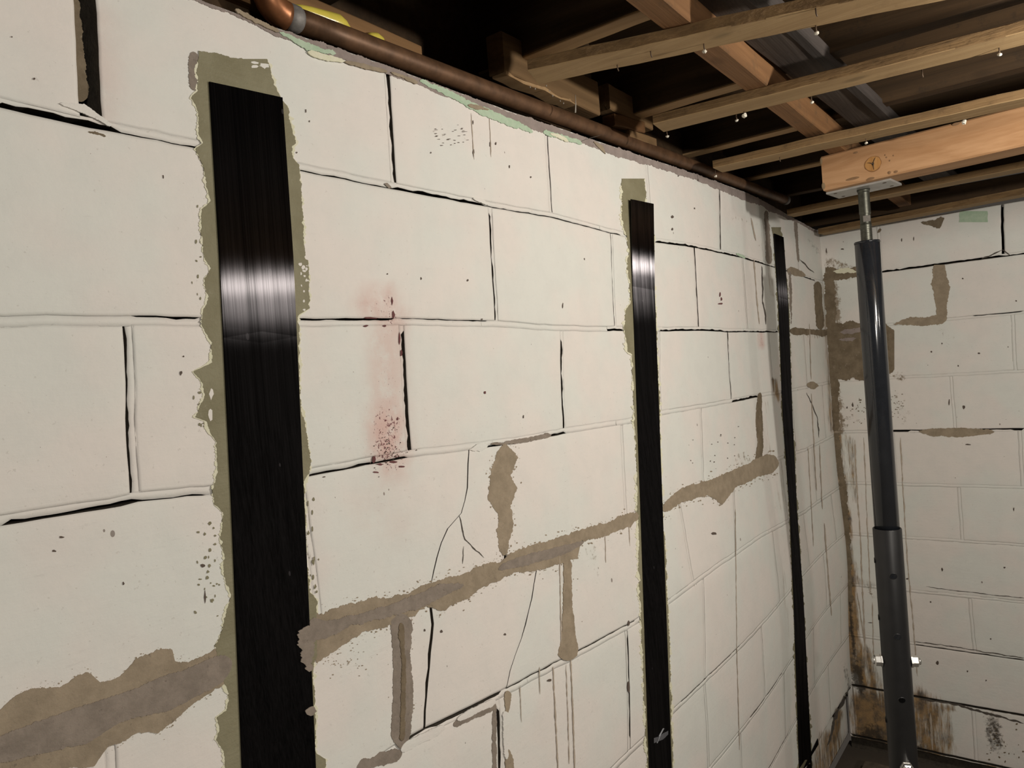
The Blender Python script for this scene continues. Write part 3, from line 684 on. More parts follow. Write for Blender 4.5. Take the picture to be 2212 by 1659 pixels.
# --- end wall
EP = [('v', [(2017,572),(2013,610),(2020,660),(2022,692)], [(2042,572),(2052,620),(2046,660),(2044,692)], MORTAR, .0016, 2.5), ('h', [(1930,698),(1960,686),(2000,684),(2046,678)], [(1930,702),(1960,702),(2000,704),(2046,696)], MORTAR, .0016, 2.5),
      ('h', [(1790,700),(1840,692),(1870,700),(1918,700),(1932,716)], [(1790,818),(1840,822),(1870,824),(1918,812),(1932,800)], MUD, .0016, 4), ('v', [(1779,590),(1783,690),(1792,830),(1802,930)], [(1806,590),(1806,690),(1812,830),(1812,930)], MUD, .0014, 4),
      ('h', [(1985,930),(2010,926),(2080,924),(2148,930)], [(1985,934),(2010,942),(2080,944),(2148,936)], MORTAR, .0018, 1.8), ('h', [(1783,580),(1820,584),(1856,572)], [(1783,606),(1820,604),(1856,598)], MUD, .0014, 3),
      ('v', [(1800,936),(1812,1040),(1822,1150),(1832,1300)], [(1812,936),(1826,1040),(1836,1150),(1842,1300)], MUD, .0012, 3)]
for q, (md, A, B, mt, th, am) in enumerate(EP):
    patch('mortar_patch', End, A, B, md, mt, wall_right, th, 0, am, seed=q * 4 + 100, crown=.3, ends=(q in (1, 4)))
for q, (A, B) in enumerate([([(1800,584),(1830,578),(1850,584)], [(1800,590),(1830,588),(1850,590)]), ([(1815,714),(1840,710),(1866,706)], [(1815,720),(1840,722),(1866,716)]), ([(1812,732),(1840,730),(1850,730)], [(1812,736),(1840,738),(1850,734)])]):
    patch('mineral_crust', End, A, B, 'h', BAND if q else FRINGE, wall_right, .002, .001, 2, seed=q + 140)
patch('mint_paint', End, [(2072,456),(2071,488)], [(2134,452),(2133,480)], 'v', MINT, wall_right, .0012, 0, 1.2, seed=150, ends=False)
patch('debris_chip', End, [(1990,478),(2020,476),(2040,466)], [(1990,484),(2030,492),(2040,476)], 'h', MUD, wall_right, .005, 0, 2.5, seed=152)
patch('debris_chip', End, [(1895,500),(1904,490)], [(1895,506),(1906,502)], 'h', MUD, wall_right, .004, 0, 1.5, seed=153)
flecks('paint_chip', End, [(1820,538,8,4),(1785,542,4,14),(1948,518,3,10),(1974,516,3,12),(2080,602,6,4),(2035,1230,5,9),(2170,1226,6,5),(2140,1380,5,5),(2082,880,8,10),(2050,870,4,20),(2035,742,3,5),(2012,760,6,4),(1842,875,5,12),(1830,880,4,6),(2115,763,7,4),(2090,960,18,4),(2070,790,4,4),(2190,1100,4,10),(1960,1250,6,4),(2025,1432,7,14),(2090,1450,5,5),(2130,1470,4,5),(2010,1300,4,5),(2195,650,4,4),(1880,1345,12,3)], DARK, wall_right, seed=8, sc_=.8)
flecks('algae_speck', End,       [(rg.uniform(1836, 1880), rg.uniform(855, 915), rg.uniform(2, 6), rg.uniform(2, 5)) for _ in range(30)] + [(rg.uniform(1925, 1952), rg.uniform(842, 905), rg.uniform(2, 6), rg.uniform(2, 4)) for _ in range(26)] + [(rg.uniform(2130, 2212), rg.uniform(1560, 1650), rg.uniform(3, 8), rg.uniform(3, 7)) for _ in range(24)], MUD, wall_right, seed=18, sc_=.7)
ribbons('drip_stain', End, [([(1847,950),(1850,1040),(1858,1150),(1864,1290),(1870,1430)], 3.4), ([(1866,945),(1873,1120),(1880,1280)], 2.2), ([(1945,945),(1951,1060),(1960,1210),(1972,1340),(1982,1460)], 2.8), ([(1832,950),(1836,1010)], 2.5), ([(1884,1300),(1888,1440)], 2.5), ([(1852,1280),(1868,1390),(1876,1450)], 3), ([(2030,1530),(2032,1600)], 4), ([(2010,1540),(2014,1620)], 5), ([(2046,1540),(2050,1590)], 3)], DRIP, wall_right, seed=31, wob=.5, thin=.8)
ribbons('hairline_crack', End, [([(2166,540),(2182,552)], 2.5), ([(2120,560),(2166,540)], 2.5), ([(1975,1385),(2080,1400),(2212,1422)], 1.4), ([(2000,1268),(2212,1292)], 1.2), ([(1990,1510),(2060,1520),(2130,1540),(2212,1562)], 4.0)], HAIRL, wall_right, seed=41)

# ------------------------------------------------------------------ carbon straps
def strap(label, L, R, bedL, bedR, fringe, off0, off1, lift_at, seed, extra=None):
    """L,R pixel edges of the strip; bed outlines; the strip keeps its own thickness and may stand off the wall at its top"""
    y1 = 1659
    def edge(pts, t): return interp_poly(pts, t, 'v')
    n = 60
    s0, z0 = Left.px(np.array([L[0][0]]), np.array([L[0][1]])); s1, z1 = Left.px(np.array([R[0][0]]), np.array([R[0][1]]))
    root = empty('carbon_strap', (float((s0 + s1)[0] / 2), float(ywall((s0 + s1)[0] / 2, -0.5)), -1.55), label, 'strap', 'carbon fibre straps bonded to the left wall')
    tL = np.linspace(L[0][1], y1, n); tR = np.linspace(R[0][1], y1, n)
    sL, zL = Left.px(edge(L, tL), tL); sR, zR = Left.px(edge(R, tR), tR)
    # carry on below the frame to the foot of the wall
    zb = np.linspace(zL[-1], -1.40, 12)[1:]
    gL = (sL[-1] - sL[n // 2]) / (zL[-1] - zL[n // 2]); gR = (sR[-1] - sR[n // 2]) / (zR[-1] - zR[n // 2])
    if zL[-1] > -1.39:
        sL2 = sL[-1] + gL * (zb - zL[-1]); zr = np.linspace(zR[-1], -1.40, 12)[1:]; sR2 = sR[-1] + gR * (zr - zR[-1])
        sL = np.concatenate([sL, sL2]); zL = np.concatenate([zL, zb]); sR = np.concatenate([sR, sR2]); zR = np.concatenate([zR, zr])
    m = len(sL)
    stand = off0 + (off1 - off0) * np.clip((np.array(zL) - lift_at) / (zL[0] - lift_at), 0, 1) ** 1.15
    rows = []
    for fx, th in ((0, -.002), (0, .0), (.5, .0002), (1, .0), (1, -.002)):
        rows.append(Left.pt(sL + (sR - sL) * fx, zL + (zR - zL) * fx, stand + .002 + th))
    rows.append(rows[0])
    P = np.stack(rows, 0); V = P.reshape(-1, 3)
    F = gridF(6, m, flip=True)
    F += [(0, m, 2 * m, 3 * m, 4 * m), tuple(i * m + m - 1 for i in range(5))[::-1]]
    put('strip', V, F, STRAP, root)
    if fringe:
        f = [(x - fringe, y) for x, y in bedL], [(x + fringe * .8, y) for x, y in bedR]
        patch('paint_fringe', Left, f[0], f[1], 'v', FRINGE, root, .0006, .0002, 4.5, 1.8, seed + 40, ends=False, kind='stuff')
    patch('epoxy_bed', Left, bedL, bedR, 'v', EPOXY, root, .0014, 0.0003, 2.6, 1.8, seed, ends=False)
    return root
s1L = [(449,178),(471,550),(498,1110),(520,1659)]; s1R = [(607,212),(630,550),(655,1110),(679,1659)]
b1L = [(428,110),(426,158),(427,196),(412,212),(419,223),(427,243),(429,289),(438,310),(421,322),(430,343),(440,360),(445,401),(450,418),(454,435),(433,452),(434,506),(442,560),(454,580),(441,604),(449,641),(436,678),(436,705),(457,746),(457,783),(416,803),(434,820),(442,854),(420,901),(446,911),(449,931),(467,955),(469,1016),(459,1056),(463,1090),(482,1107),(476,1160),(483,1200),(483,1244),(498,1285),(483,1335),(479,1366),(463,1393),(470,1440),(493,1501),(489,1534),(466,1548),(473,1578),(466,1599),(483,1626),(486,1660)]
b1R = [(575,128),(583,146),(592,181),(600,202),(619,233),(629,274),(637,310),(630,316),(631,341),(645,357),(648,389),(650,418),(658,560),(665,562),(665,617),(670,648),(665,668),(641,682),(646,712),(646,786),(648,871),(662,938),(670,1012),(656,1040),(658,1107),(660,1200),(667,1278),(682,1295),(682,1318),(684,1420),(679,1430),(676,1453),(680,1560),(681,1628),(700,1640),(702,1660)]
st1 = strap('widest black carbon strap on the white block wall, nearest the camera', s1L, s1R, b1L, b1R, 3.6, .0012, .0012, -.2, 11)
# top edge of that bed slopes like the strip head
patch('epoxy_bed', Left, [(428,110),(470,117),(506,125),(545,134),(583,146)], [(428,150),(470,180),(506,190),(545,198),(583,205)], 'h', EPOXY, st1, .0014, .0003, 2, seed=61, ends=False)
flecks('paint_fleck', Left, [(rg.normal(430, 12), rg.uniform(430, 700), rg.uniform(2, 5), rg.uniform(3, 9)) for _ in range(16)] + [(rg.normal(458, 16), rg.uniform(1130, 1330), rg.uniform(2, 7), rg.uniform(3, 9)) for _ in range(34)] + [(rg.normal(672, 7), rg.uniform(1060, 1330), rg.uniform(2, 6), rg.uniform(4, 14)) for _ in range(22)] + [(rg.normal(655, 7), rg.uniform(570, 680), rg.uniform(3, 7), rg.uniform(4, 12)) for _ in range(16)] + [(rg.normal(432, 10), rg.uniform(840, 930), rg.uniform(3, 7), rg.uniform(3, 8)) for _ in range(12)], EPOXY, st1, seed=9)
flecks('bare_fleck', Left, [(rg.normal(452, 7), rg.uniform(840, 900), 9, 22) for _ in range(2)] + [(rg.normal(656, 6), rg.uniform(570, 670), rg.uniform(3, 8), rg.uniform(3, 9)) for _ in range(16)] + [(rg.uniform(535, 575), rg.uniform(134, 146), rg.uniform(10, 22), rg.uniform(6, 9)) for _ in range(5)], PAINT, st1, .0022, seed=10)
patch('mortar_splash', Left, [(648,1350),(640,1385),(646,1416),(660,1450)], [(672,1345),(674,1385),(674,1412),(672,1450)], 'v', MORTAR2, st1, .0012, .0034, 5, 1.6, 201)
patch('mortar_splash', Left, [(660,1524),(652,1545)], [(682,1500),(678,1545)], 'v', MORTAR2, st1, .001, .0034, 4, 1.6, 203)
s2L = [(1355,432),(1363,600),(1368,720),(1382,1110),(1400,1659)]; s2R = [(1404,442),(1409,550),(1416,750),(1429,1110),(1448,1659)]
b2L = [(1343,386),(1342,449),(1345,485),(1354,508),(1357,540),(1354,561),(1357,600),(1361,655),(1351,669),(1347,707),(1353,759),(1365,766),(1369,860),(1369,915),(1370,955),(1375,1016),(1376,1110),(1378,1166),(1383,1335),(1391,1504),(1397,1660)]
b2R = [(1391,386),(1394,432),(1407,494),(1413,513),(1411,558),(1410,600),(1413,657),(1417,700),(1418,755),(1424,900),(1431,1110),(1436,1166),(1440,1268),(1446,1403),(1450,1538),(1453,1660)]
st2 = strap('black carbon strap between the other two, its top end standing off the wall', s2L, s2R, b2L, b2R, 2.2, .0014, .0075, .08, 23)
ribbons('scribble_mark', Left, [([(1415,1604),(1423,1585),(1430,1571),(1432,1574)], 3.2)], CHALK, st2, .0046, .3, None, 3)
patch('brush_mark', Left, [(1408,1594),(1418,1591),(1428,1584),(1439,1578)], [(1408,1604),(1418,1600),(1428,1596),(1439,1586)], 'h', mat_plain('faint_mark', (0.10, 0.10, 0.11), .9, bump=0), st2, .0003, .0040, .8, 1.5, 205, ends=False)
s3L = [(1669,505),(1680,656),(1690,900),(1705,1105),(1713,1301),(1725,1659)]; s3R = [(1689,513),(1701,656),(1710,900),(1720,1105),(1734,1301),(1752,1659)]
b3L = [(1668,491),(1669,505),(1679,656),(1689,900),(1704,1105),(1712,1301),(1724,1659)]; b3R = [(1686,491),(1690,520),(1704,656),(1712,900),(1723,1105),(1736,1301),(1754,1659)]
st3 = strap('narrow looking far carbon strap beside the corner with the other wall', s3L, s3R, b3L, b3R, 0, .0012, .004, .1, 37)
flecks('chalk_fleck', Left, [(1690,793,4,12),(1694,803,4,10),(1690,815,3,14),(1697,795,3,10)], CHALK, st3, .0042, seed=12)

# ------------------------------------------------------------------ floor and ceiling
def box_mesh(A, B, wv, hv, seg=1, jit=0.0, bev=0.0015, seed=0, flare=0.0):
    """board along A->B; wv, hv = full width/height vectors from the edge A-B; rounded long edges, slight unevenness"""
    A, B, wv, hv = [np.array(q, float) for q in (A, B, wv, hv)]
    wl, hl = np.linalg.norm(wv), np.linalg.norm(hv); b = min(bev, wl * .3, hl * .3)
    wu, hu = wv / wl, hv / hl
    prof = [(b, 0), (wl - b, 0), (wl, b), (wl, hl - b), (wl - b, hl), (b, hl), (0, hl - b), (0, b)]
    t = np.linspace(0, 1, seg + 1); V = []
    for i, q in enumerate(t):
        jx = jit * fr(np.array(q * 9), seed); jz = jit * fr(np.array(q * 8), seed + 4)
        for k, (x, y) in enumerate(prof):
            e = jit * .6 * n1(np.array(q * 25 + k * 3.1), seed + k)
            V.append(A + (B - A) * q + wu * (x + jx + e) + hu * (y + jz * .5))
    F = []
    for i in range(seg):
        for k in range(8):
            a = i * 8 + k; c = i * 8 + (k + 1) % 8
            F.append((a, a + 8, c + 8, c))
    F.append(tuple(range(8))); F.append(tuple(range(seg * 8 + 7, seg * 8 - 1, -1)))
    return np.array(V), F
def fix_normals(o):
    bm = bmesh.new(); bm.from_mesh(o.data); bmesh.ops.recalc_face_normals(bm, faces=bm.faces); bm.to_mesh(o.data); bm.free(); return o
def board(name, A, B, wv, hv, mat, parent=None, seg=1, jit=0.0, bev=.0015, seed=0, base=False):
    V, F = box_mesh(A, B, wv, hv, seg, jit, bev, seed)
    return fix_normals(put(name, V, F, mat, parent, base=base))
def tube(name, pts, rad, mat, parent=None, n=20, cap=True, smooth=True):
    pts = np.array(pts, float); rad = np.broadcast_to(rad, len(pts)); V = []; up = np.array([0, 0, 1.])
    for i, p in enumerate(pts):
        d = pts[min(i + 1, len(pts) - 1)] - pts[max(i - 1, 0)]; d /= np.linalg.norm(d)
        a = np.cross(d, up) if abs(d[2]) < .9 else np.cross(d, np.array([1., 0, 0])); a /= np.linalg.norm(a); b = np.cross(d, a)
        for k in range(n):
            g = 2 * math.pi * k / n; V.append(p + rad[i] * (math.cos(g) * a + math.sin(g) * b))
    F = []
    for i in range(len(pts) - 1):
        for k in range(n):
            a = i * n + k; c = i * n + (k + 1) % n; F.append((a, c, c + n, a + n))
    nsm = len(F)
    if cap: F += [tuple(range(n)), tuple(range((len(pts) - 1) * n + n - 1, (len(pts) - 1) * n - 1, -1))]
    o = fix_normals(put(name, np.array(V), F, mat, parent))
    if smooth: o.data.polygons.foreach_set('use_smooth', [i < nsm for i in range(len(F))])
    return o

YR = -3.2            # how far the room is built to the right
V, F = box_mesh((SMIN, YR, FLOOR - .12), (XE + .1, YR, FLOOR - .12), (0, 0.06 - YR, 0), (0, 0, .12), 1, 0, .001)
floor = fix_normals(put('floor', V, F, mat_floor())); floor['kind'] = 'structure'
# sub-floor boards and joists carried by the walls
ceiling = put('ceiling', *box_mesh((SMIN, 0.25, .70), (XE + .3, 0.25, .70), (0, YR - .25, 0), (0, 0, .03), 1, 0, .001), JOISTW)
fix_normals(ceiling); ceiling['kind'] = 'structure'
xb = SMIN
bi = 0
while xb < XE + .25:
    board('floor_plank', (xb, .24, .682), (xb, YR, .682), (.128, 0, 0), (0, 0, .018), JOISTW, ceiling, 1, 0, .002, bi); xb += .132; bi += 1
ZJ = 0.480
JX = [-0.46, -0.05, 0.338, 0.765, 1.165, 1.585, 1.965, 2.30]
for q, x in enumerate(JX):
    board('floor_joist', (x, .20, ZJ), (x + (.012 if q == 2 else 0), YR, ZJ), (.042, 0, 0), (0, 0, .202), JOISTW, ceiling, 10, .0012, .002, q + 3)
# lit lower edges of the joists, the light put into a paler wood colour
LIT_EDGE = mat_wood('lit_joist_edge', (0.44, 0.29, 0.15), (0.32, 0.20, 0.10), 1, 36, 0.3)
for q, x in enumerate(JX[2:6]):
    board('joist_edge', (x + .002, .18, ZJ - .004), (x + .002 + (.002 if q == 0 else 0), -.30, ZJ - .004), (.038, 0, 0), (0, 0, .0055), LIT_EDGE, ceiling, 10, .0008, .001, q + 33)
# rim and sill pieces seen above the pipe
board('sill_plate', (-.75, .036, .396), (.115, .036, .396), (0, .12, 0), (0, 0, .044), SILLW, ceiling, 8, .001, .002, 60)
board('gap_shade_filler', (SMIN, .052, .34), (2.30, .052, .36), (0, .10, 0), (0, 0, .055), JOISTW, ceiling, 8, .001, .002, 59)  # dark filler added, its colour standing in for shade in the pipe gap
board('sill_plate', (.155, .05, .400), (.205, .05, .400), (0, .12, 0), (0, 0, .035), SILLW, ceiling, 2, .001, .002, 61)
board('rim_board', (.285, .0, .437), (.610, .0, .437), (0, .035, 0), (0, 0, .070), BLOCKW, ceiling, 8, .0012, .002, 62)
board('rim_splinter', (.287, .0, .432), (.520, .0, .436), (0, .03, 0), (0, 0, .006), LIT_EDGE, ceiling, 8, .003, .001, 63)
board('rim_board', (.655, .0, .462), (.86, .0, .462), (0, .035, 0), (0, 0, .055), BLOCKW, ceiling, 6, .001, .002, 64)
board('rim_block', (.668, -.004, .430), (.812, -.004, .444), (0, .03, 0), (0, 0, .026), STRIPW, ceiling, 4, .001, .002, 65)
board('rim_block', (.735, -.002, .415), (.872, -.002, .424), (0, .06, 0), (0, 0, .022), BLOCKW, ceiling, 4, .001, .002, 66)
board('rim_board', (.90, .06, .44), (2.30, .06, .44), (0, .035, 0), (0, 0, .10), JOISTW, ceiling, 8, .001, .002, 67)
board('rim_board', (-.9, .10, .44), (2.34, .10, .44), (0, .035, 0), (0, 0, .25), JOISTW, ceiling, 8, .001, .002, 68)
board('end_sill', (XE + .02, .1, .42), (XE + .02, YR, .42), (.10, 0, 0), (0, 0, .06), JOISTW, ceiling, 8, .001, .002, 69)
# dark ledger with a dusty face right of the strip
GREYW = mat_wood('dusty_grey_board', (0.075, 0.06, 0.05), (0.042, 0.033, 0.028), 0, 40, 0, blot=(0.028, 0.02, 0.017))
DUSTW = mat_wood('pale_dusty_board', (0.055, 0.046, 0.042), (0.032, 0.027, 0.024), 0, 40, 0)
board('bridging_board', (SMIN, -.325, .466), (2.3, -.468, .466), (0, .070, 0), (0, 0, .018), GREYW, ceiling, 14, .002, .002, 71)
board('bridging_edge', (SMIN, -.340, .462), (2.3, -.483, .462), (0, .020, 0), (0, 0, .030), DUSTW, ceiling, 14, .003, .002, 72)

# ------------------------------------------------------------------ strapping: furring strips and the cross strip they hang from
ZC = 0.4205
cs = empty('cross_strip', (.9, -.30, ZC), 'orange-tinted wooden strip running along the ceiling above the furring strips', 'strip')
V, F = box_mesh((SMIN, -.3245, ZC), (2.28, -.3245, ZC), (0, .041, 0), (0, 0, .0585), 30, .0009, .0015, 81)
board('strip', (SMIN, -.3245, ZC), (2.28, -.3245, ZC), (0, .041, 0), (0, 0, .0585), STRIPW, cs, 30, .0009, .0015, 81)
SHADED_SAWN = mat_wood('shaded_sawn_edge', (0.235, 0.145, 0.066), (0.14, 0.085, 0.04), 1, 70, 0.3, bump=.9, blot=(0.09, 0.055, 0.027))
def furring(pts, z0, z1, wdt, th, label, seed, group='furring strips under the joists', yend=-2.6, nails=(), ledge=None):
    """pts: two pixels of the nearer lower edge (left end, somewhere right)"""
    A = on_z(*pts[0], z0); B = on_z(*pts[1], z1)
    d = (B - A) / np.linalg.norm(B - A); k = (yend - A[1]) / d[1]; E_ = A + d * k; E_[2] = z1
    wv = np.array([-d[1], d[0], 0]); wv *= wdt / np.linalg.norm(wv)
    r = empty('furring_strip', tuple((A + E_) / 2), label, 'strip', group)
    st_ = board('strip', A, E_, wv, (0, 0, th), FURR, r, 40, .0013, .0014, seed)
    st_.data.materials.append(SHADED_SAWN)       # rough-sawn sides, their shade put into a darker brown than the underside
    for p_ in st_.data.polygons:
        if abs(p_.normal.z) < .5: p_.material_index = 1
    rgn = np.random.default_rng(seed)
    for (px, py, kind) in nails:
        p = on_z(px, py, z0 + (z1 - z0) * .2)
        ln = .010 if kind != 2 else .007
        tube('nail', [p + (0, 0, .004), p + (.001, .0, -ln * .6), p + (.002, -.001, -ln)], [.0011, .0011, .0009], NAILM, r, 8)
        if kind >= 1:
            me = lump((p[0] + .002, p[1], p[2] - ln - .001), (.0035, .0035, .0026) if kind == 1 else (.0062, .005, .0045), int(px) % 97)
            put('plaster_lump', me[0], me[1], PLASTER, r, kind == 1)
    return r
def lump(c, rad, seed, nu=9, nv=6):
    V = []; F = []
    for j in range(nv + 1):
        for i in range(nu):
            a = 2 * math.pi * i / nu; b = math.pi * j / nv
            r = 1 + .35 * float(n1(np.array(i * 1.7 + j * 2.3), seed))
            V.append((c[0] + rad[0] * r * math.sin(b) * math.cos(a), c[1] + rad[1] * r * math.sin(b) * math.sin(a), c[2] + rad[2] * r * math.cos(b)))
    for j in range(nv):
        for i in range(nu): F.append((j * nu + i, j * nu + (i + 1) % nu, (j + 1) * nu + (i + 1) % nu, (j + 1) * nu + i))
    return np.array(V), F
furring([(1140,152),(1800,11)], .4015, .4015, .0635, .0185, 'nearest pale furring strip, its sawn end stopping short of the copper pipe', 101, yend=-1.0, nails=[(1333,140,0),(1520,95,1),(1762,55,1),(1762,20,0),(1405,110,0)])
furring([(1411,268),(2212,69)], .402, .402, .066, .019, 'second furring strip back, with a white plaster lump near its left end', 102, yend=-1.5, nails=[(1607,240,2),(1752,208,1),(1992,155,0),(2158,103,1),(1440,283,1),(1590,248,1)])
furring([(1540,363),(2212,218)], .394, .380, .064, .019, 'third furring strip back, its left end touching the copper pipe', 103, yend=-1.15, nails=[(1870,298,1),(2082,255,2),(1684,340,0),(1545,371,1)])
furring([(1700,464),(2212,362)], .377, .377, .062, .019, 'furring strip passing just behind the jack post screw', 104)
furring([(1768,505),(2212,419)], .368, .368, .062, .020, 'last furring strip, lying along the top of the far wall', 105)
# scraps and webs hanging from the strips
cw = []
def web(a, b, rad=.0004, sag=.004):
    a = np.array(a); b = np.array(b); m = (a + b) / 2 - np.array([0, 0, sag]); return [a, (a + m) / 2 - (0, 0, sag * .3), m, (b + m) / 2 - (0, 0, sag * .3), b]
p0 = on_y(1243, 205, -.05); p1 = on_y(1243, 243, -.05)
o = tube('hanging_cobweb', [p0, (p0 + p1) / 2 + (.001, 0, 0), p1], [.0005, .0009, .0014], WEB, None, 6); tag(o, 'dusty cobweb thread hanging above the copper pipe by the nearest furring strip', 'cobweb')
for q, (x, y) in enumerate([(1145,188),(1156,192),(1180,185),(1187,196),(1194,207),(1210,218),(1217,223)]):
    p = on_y(x, y, -.012); v = lump(p, (.0012, .0012, .0014), q); ob = put('web_fleck', v[0], v[1], WEB, o)

# ------------------------------------------------------------------ copper pipe
pipe = empty('copper_pipe', (.8, -.03, .39), 'long tarnished copper pipe running along the top of the left wall', 'pipe')
PA = on_y(622, 37, .012); PB = on_y(1697, 425, .012); PB[2] -= .012; RP = .0155
tube('tube', [PA + (PB - PA) * t for t in np.linspace(0, 1, 24)], [RP] * 23 + [RP], COPPER, pipe, 24)
tube('end_cap', [PB - (PB - PA) * .012, PB + (PB - PA) * .001, PB + (PB - PA) * .004], [RP * 1.07, RP * 1.07, RP * .8], SOLDER, pipe, 24)
dv = (PB - PA) / np.linalg.norm(PB - PA)
tube('solder_ring', [PA - dv * .004, PA + dv * .002, PA + dv * .013, PA + dv * .016], [RP * 1.02, RP * 1.12, RP * 1.10, RP * 1.0], SOLDER, pipe, 24)
el = []
for t in np.linspace(0, math.pi / 2, 9):
    el.append(PA - dv * .004 + (-dv) * (.025 * math.sin(t)) + np.array([.0, .0, .025 * (1 - math.cos(t))]))
tube('elbow', el, RP * 1.16, BRIGHTCU, pipe, 24)
tp = el[-1]
tube('solder_ring', [tp + (0, 0, -.002), tp + (0, 0, .006), tp + (0, 0, .010)], [RP * 1.22, RP * 1.25, RP * 1.1], SOLDER, pipe, 24)
tube('riser', [tp, tp + (.006, .01, .10), tp + (.012, .02, .28)], RP, SCREWM, pipe, 24)
# yellow foam bead between pipe and sill
def bead(pts, rads, label):
    o = tube('foam_bead', pts, rads, FOAM, None, 14); tag(o, label, 'foam', 'spray foam behind the pipe'); return o
fp = [on_y(x, y, .030) for x, y in ((632,16),(650,22),(668,28),(690,36),(708,44),(728,50),(740,58),(752,66),(760,72))]
bead(fp, [.004,.007,.0085,.0098,.0118,.0122,.0105,.006,.0035], 'long lumpy bead of yellow spray foam behind the copper pipe elbow')
fp = [on_y(x, y, .032) for x, y in ((792,84),(800,82),(812,84),(822,90),(830,98))]
bead(fp, [.003,.0075,.0088,.0075,.003], 'small round blob of yellow spray foam farther along the copper pipe')

# ------------------------------------------------------------------ beam on the jack post
ZB = 0.331
bA = on_z(1778, 412, ZB); bB = on_z(2212, 315, ZB); bd = (bB - bA) / np.linalg.norm(bB - bA); bd[2] = 0
kc = np.array([0, 0, 0]); kp = rays(1890, 356); t = (bA[0] - CAM[0]) / kp[0]; KN = CAM + t * kp
BEAMW = mat_wood('fresh_beam_wood', (0.50, 0.295, 0.155), (0.35, 0.185, 0.085), 1, 24, 0.0, rough=.7, bump=.2, center=tuple(KN))
beam = empty('support_beam', tuple(bA + bd * .6), 'fresh orange square timber beam with a big knot, carried by the steel jack post', 'beam')
wv = np.array([-bd[1], bd[0], 0]) * .089
V, F = box_mesh(bA, bA + bd * 2.1, wv, (0, 0, .0885), 40, .0007, .004, 121)
fix_normals(put('timber', V, F, BEAMW, beam))
nb = np.array([bd[1], -bd[0], 0])      # outward normal of the near face
KN = KN + nb * float(np.dot(bA - KN, nb))
KNOTW = mat_wood('knot_wood', (0.36, 0.175, 0.055), (0.47, 0.25, 0.09), 2, 90, 0, bump=.2)
KRING = mat_plain('knot_ring', (0.25, 0.115, 0.04), .8, bump=.1)
def disc(name, c, r, ry, off, mat, parent, n=20, seed=0, rin=0.0):
    V = []; F = []
    for k in range(n):
        a = 2 * math.pi * k / n; q = 1 + .05 * float(n1(np.array(k * .45), seed))
        V.append(c + bd * r * q * math.cos(a) + np.array([0, 0, ry * q * math.sin(a)]) + nb * off)
        V.append(c + bd * r * q * rin * math.cos(a) + np.array([0, 0, ry * q * rin * math.sin(a)]) + nb * (off + .0004))
    for k in range(n): F.append((2 * k, 2 * ((k + 1) % n), 2 * ((k + 1) % n) + 1, 2 * k + 1))
    if rin == 0: V.append(c + nb * (off + .0006)); F = [(2 * k, 2 * ((k + 1) % n), len(V) - 1) for k in range(n)]
    return fix_normals(put(name, np.array(V), F, mat, parent))
disc('knot_ring', KN, .0202, .0192, .0005, KRING, beam, 36, 4)
kn = disc('knot', KN, .0185, .0175, .0009, KNOTW, beam, 36, 3)
for a0, ln in ((1.1, .016), (-1.45, .015), (2.75, .014)):
    p = KN + nb * .0018; q = p + bd * ln * math.cos(a0) + np.array([0, 0, ln * math.sin(a0)])
    tube('knot_check', [p, (p + q) / 2 + (0, 0, .001), q], [.0014, .0008, .0003], NAILM, kn, 6)
disc('knot_check', KN, .003, .004, .0016, NAILM, kn, 8, 1)
def face_px(x, y): 
    d = rays(x, y); t = np.dot(bA - CAM, nb) / np.dot(d, nb); return CAM + d * t
for q, (x, y, a, b) in enumerate([(1774,348,.003,.0085),(1779,402,.0045,.009),(1842,386,.018,.0035),(1880,386,.010,.0035),(1921,373,.004,.004),(1935,371,.005,.003),(1848,330,.006,.0025),(1915,340,.002,.002),(1922,347,.002,.002),(1930,336,.0015,.002),(1912,335,.0015,.002),(2065,268,.008,.0035)]):
    disc('wood_stain', face_px(x, y), a, b, .0004, mat_plain('stain_mark%d' % q, (.24, .135, .065) if q > 1 else (.27, .19, .105), .9, bump=0), beam, 12, q)

# ------------------------------------------------------------------ steel jack post
PX, PY = 1.3477, -.3484
post = empty('jack_post', (PX, PY, FLOOR), 'charcoal steel telescoping jack post holding up the timber beam', 'post')
def ring_tube(name, z0, z1, r, mat, n=40, parent=post, th=.003, rim=.002):
    prof = [(r - th, z0), (r, z0), (r, z1 - rim), (r - rim * .6, z1), (r - th, z1), (r - th, z0)]
    V = []; F = []
    for k in range(n):
        a = 2 * math.pi * k / n
        for q, z in prof[:-1]: V.append((PX + q * math.cos(a), PY + q * math.sin(a), z))
    m = len(prof) - 1
    for k in range(n):
        for j in range(m):
            F.append((k * m + j, ((k + 1) % n) * m + j, ((k + 1) % n) * m + (j + 1) % m, k * m + (j + 1) % m))
    o = fix_normals(put(name, np.array(V), F, mat, parent))
    o.data.polygons.foreach_set('use_smooth', [j == 1 or j == 4 for k in range(n) for j in range(m)])
    return o
ZT = .188
ring_tube('inner_tube', -.80, ZT, .0300, STEEL)
ot = ring_tube('outer_tube', FLOOR + .012, -.555, .0345, STEEL2)
ring_tube('top_cap', ZT - .002, ZT + .003, .0312, STEEL, th=.030 - .013)
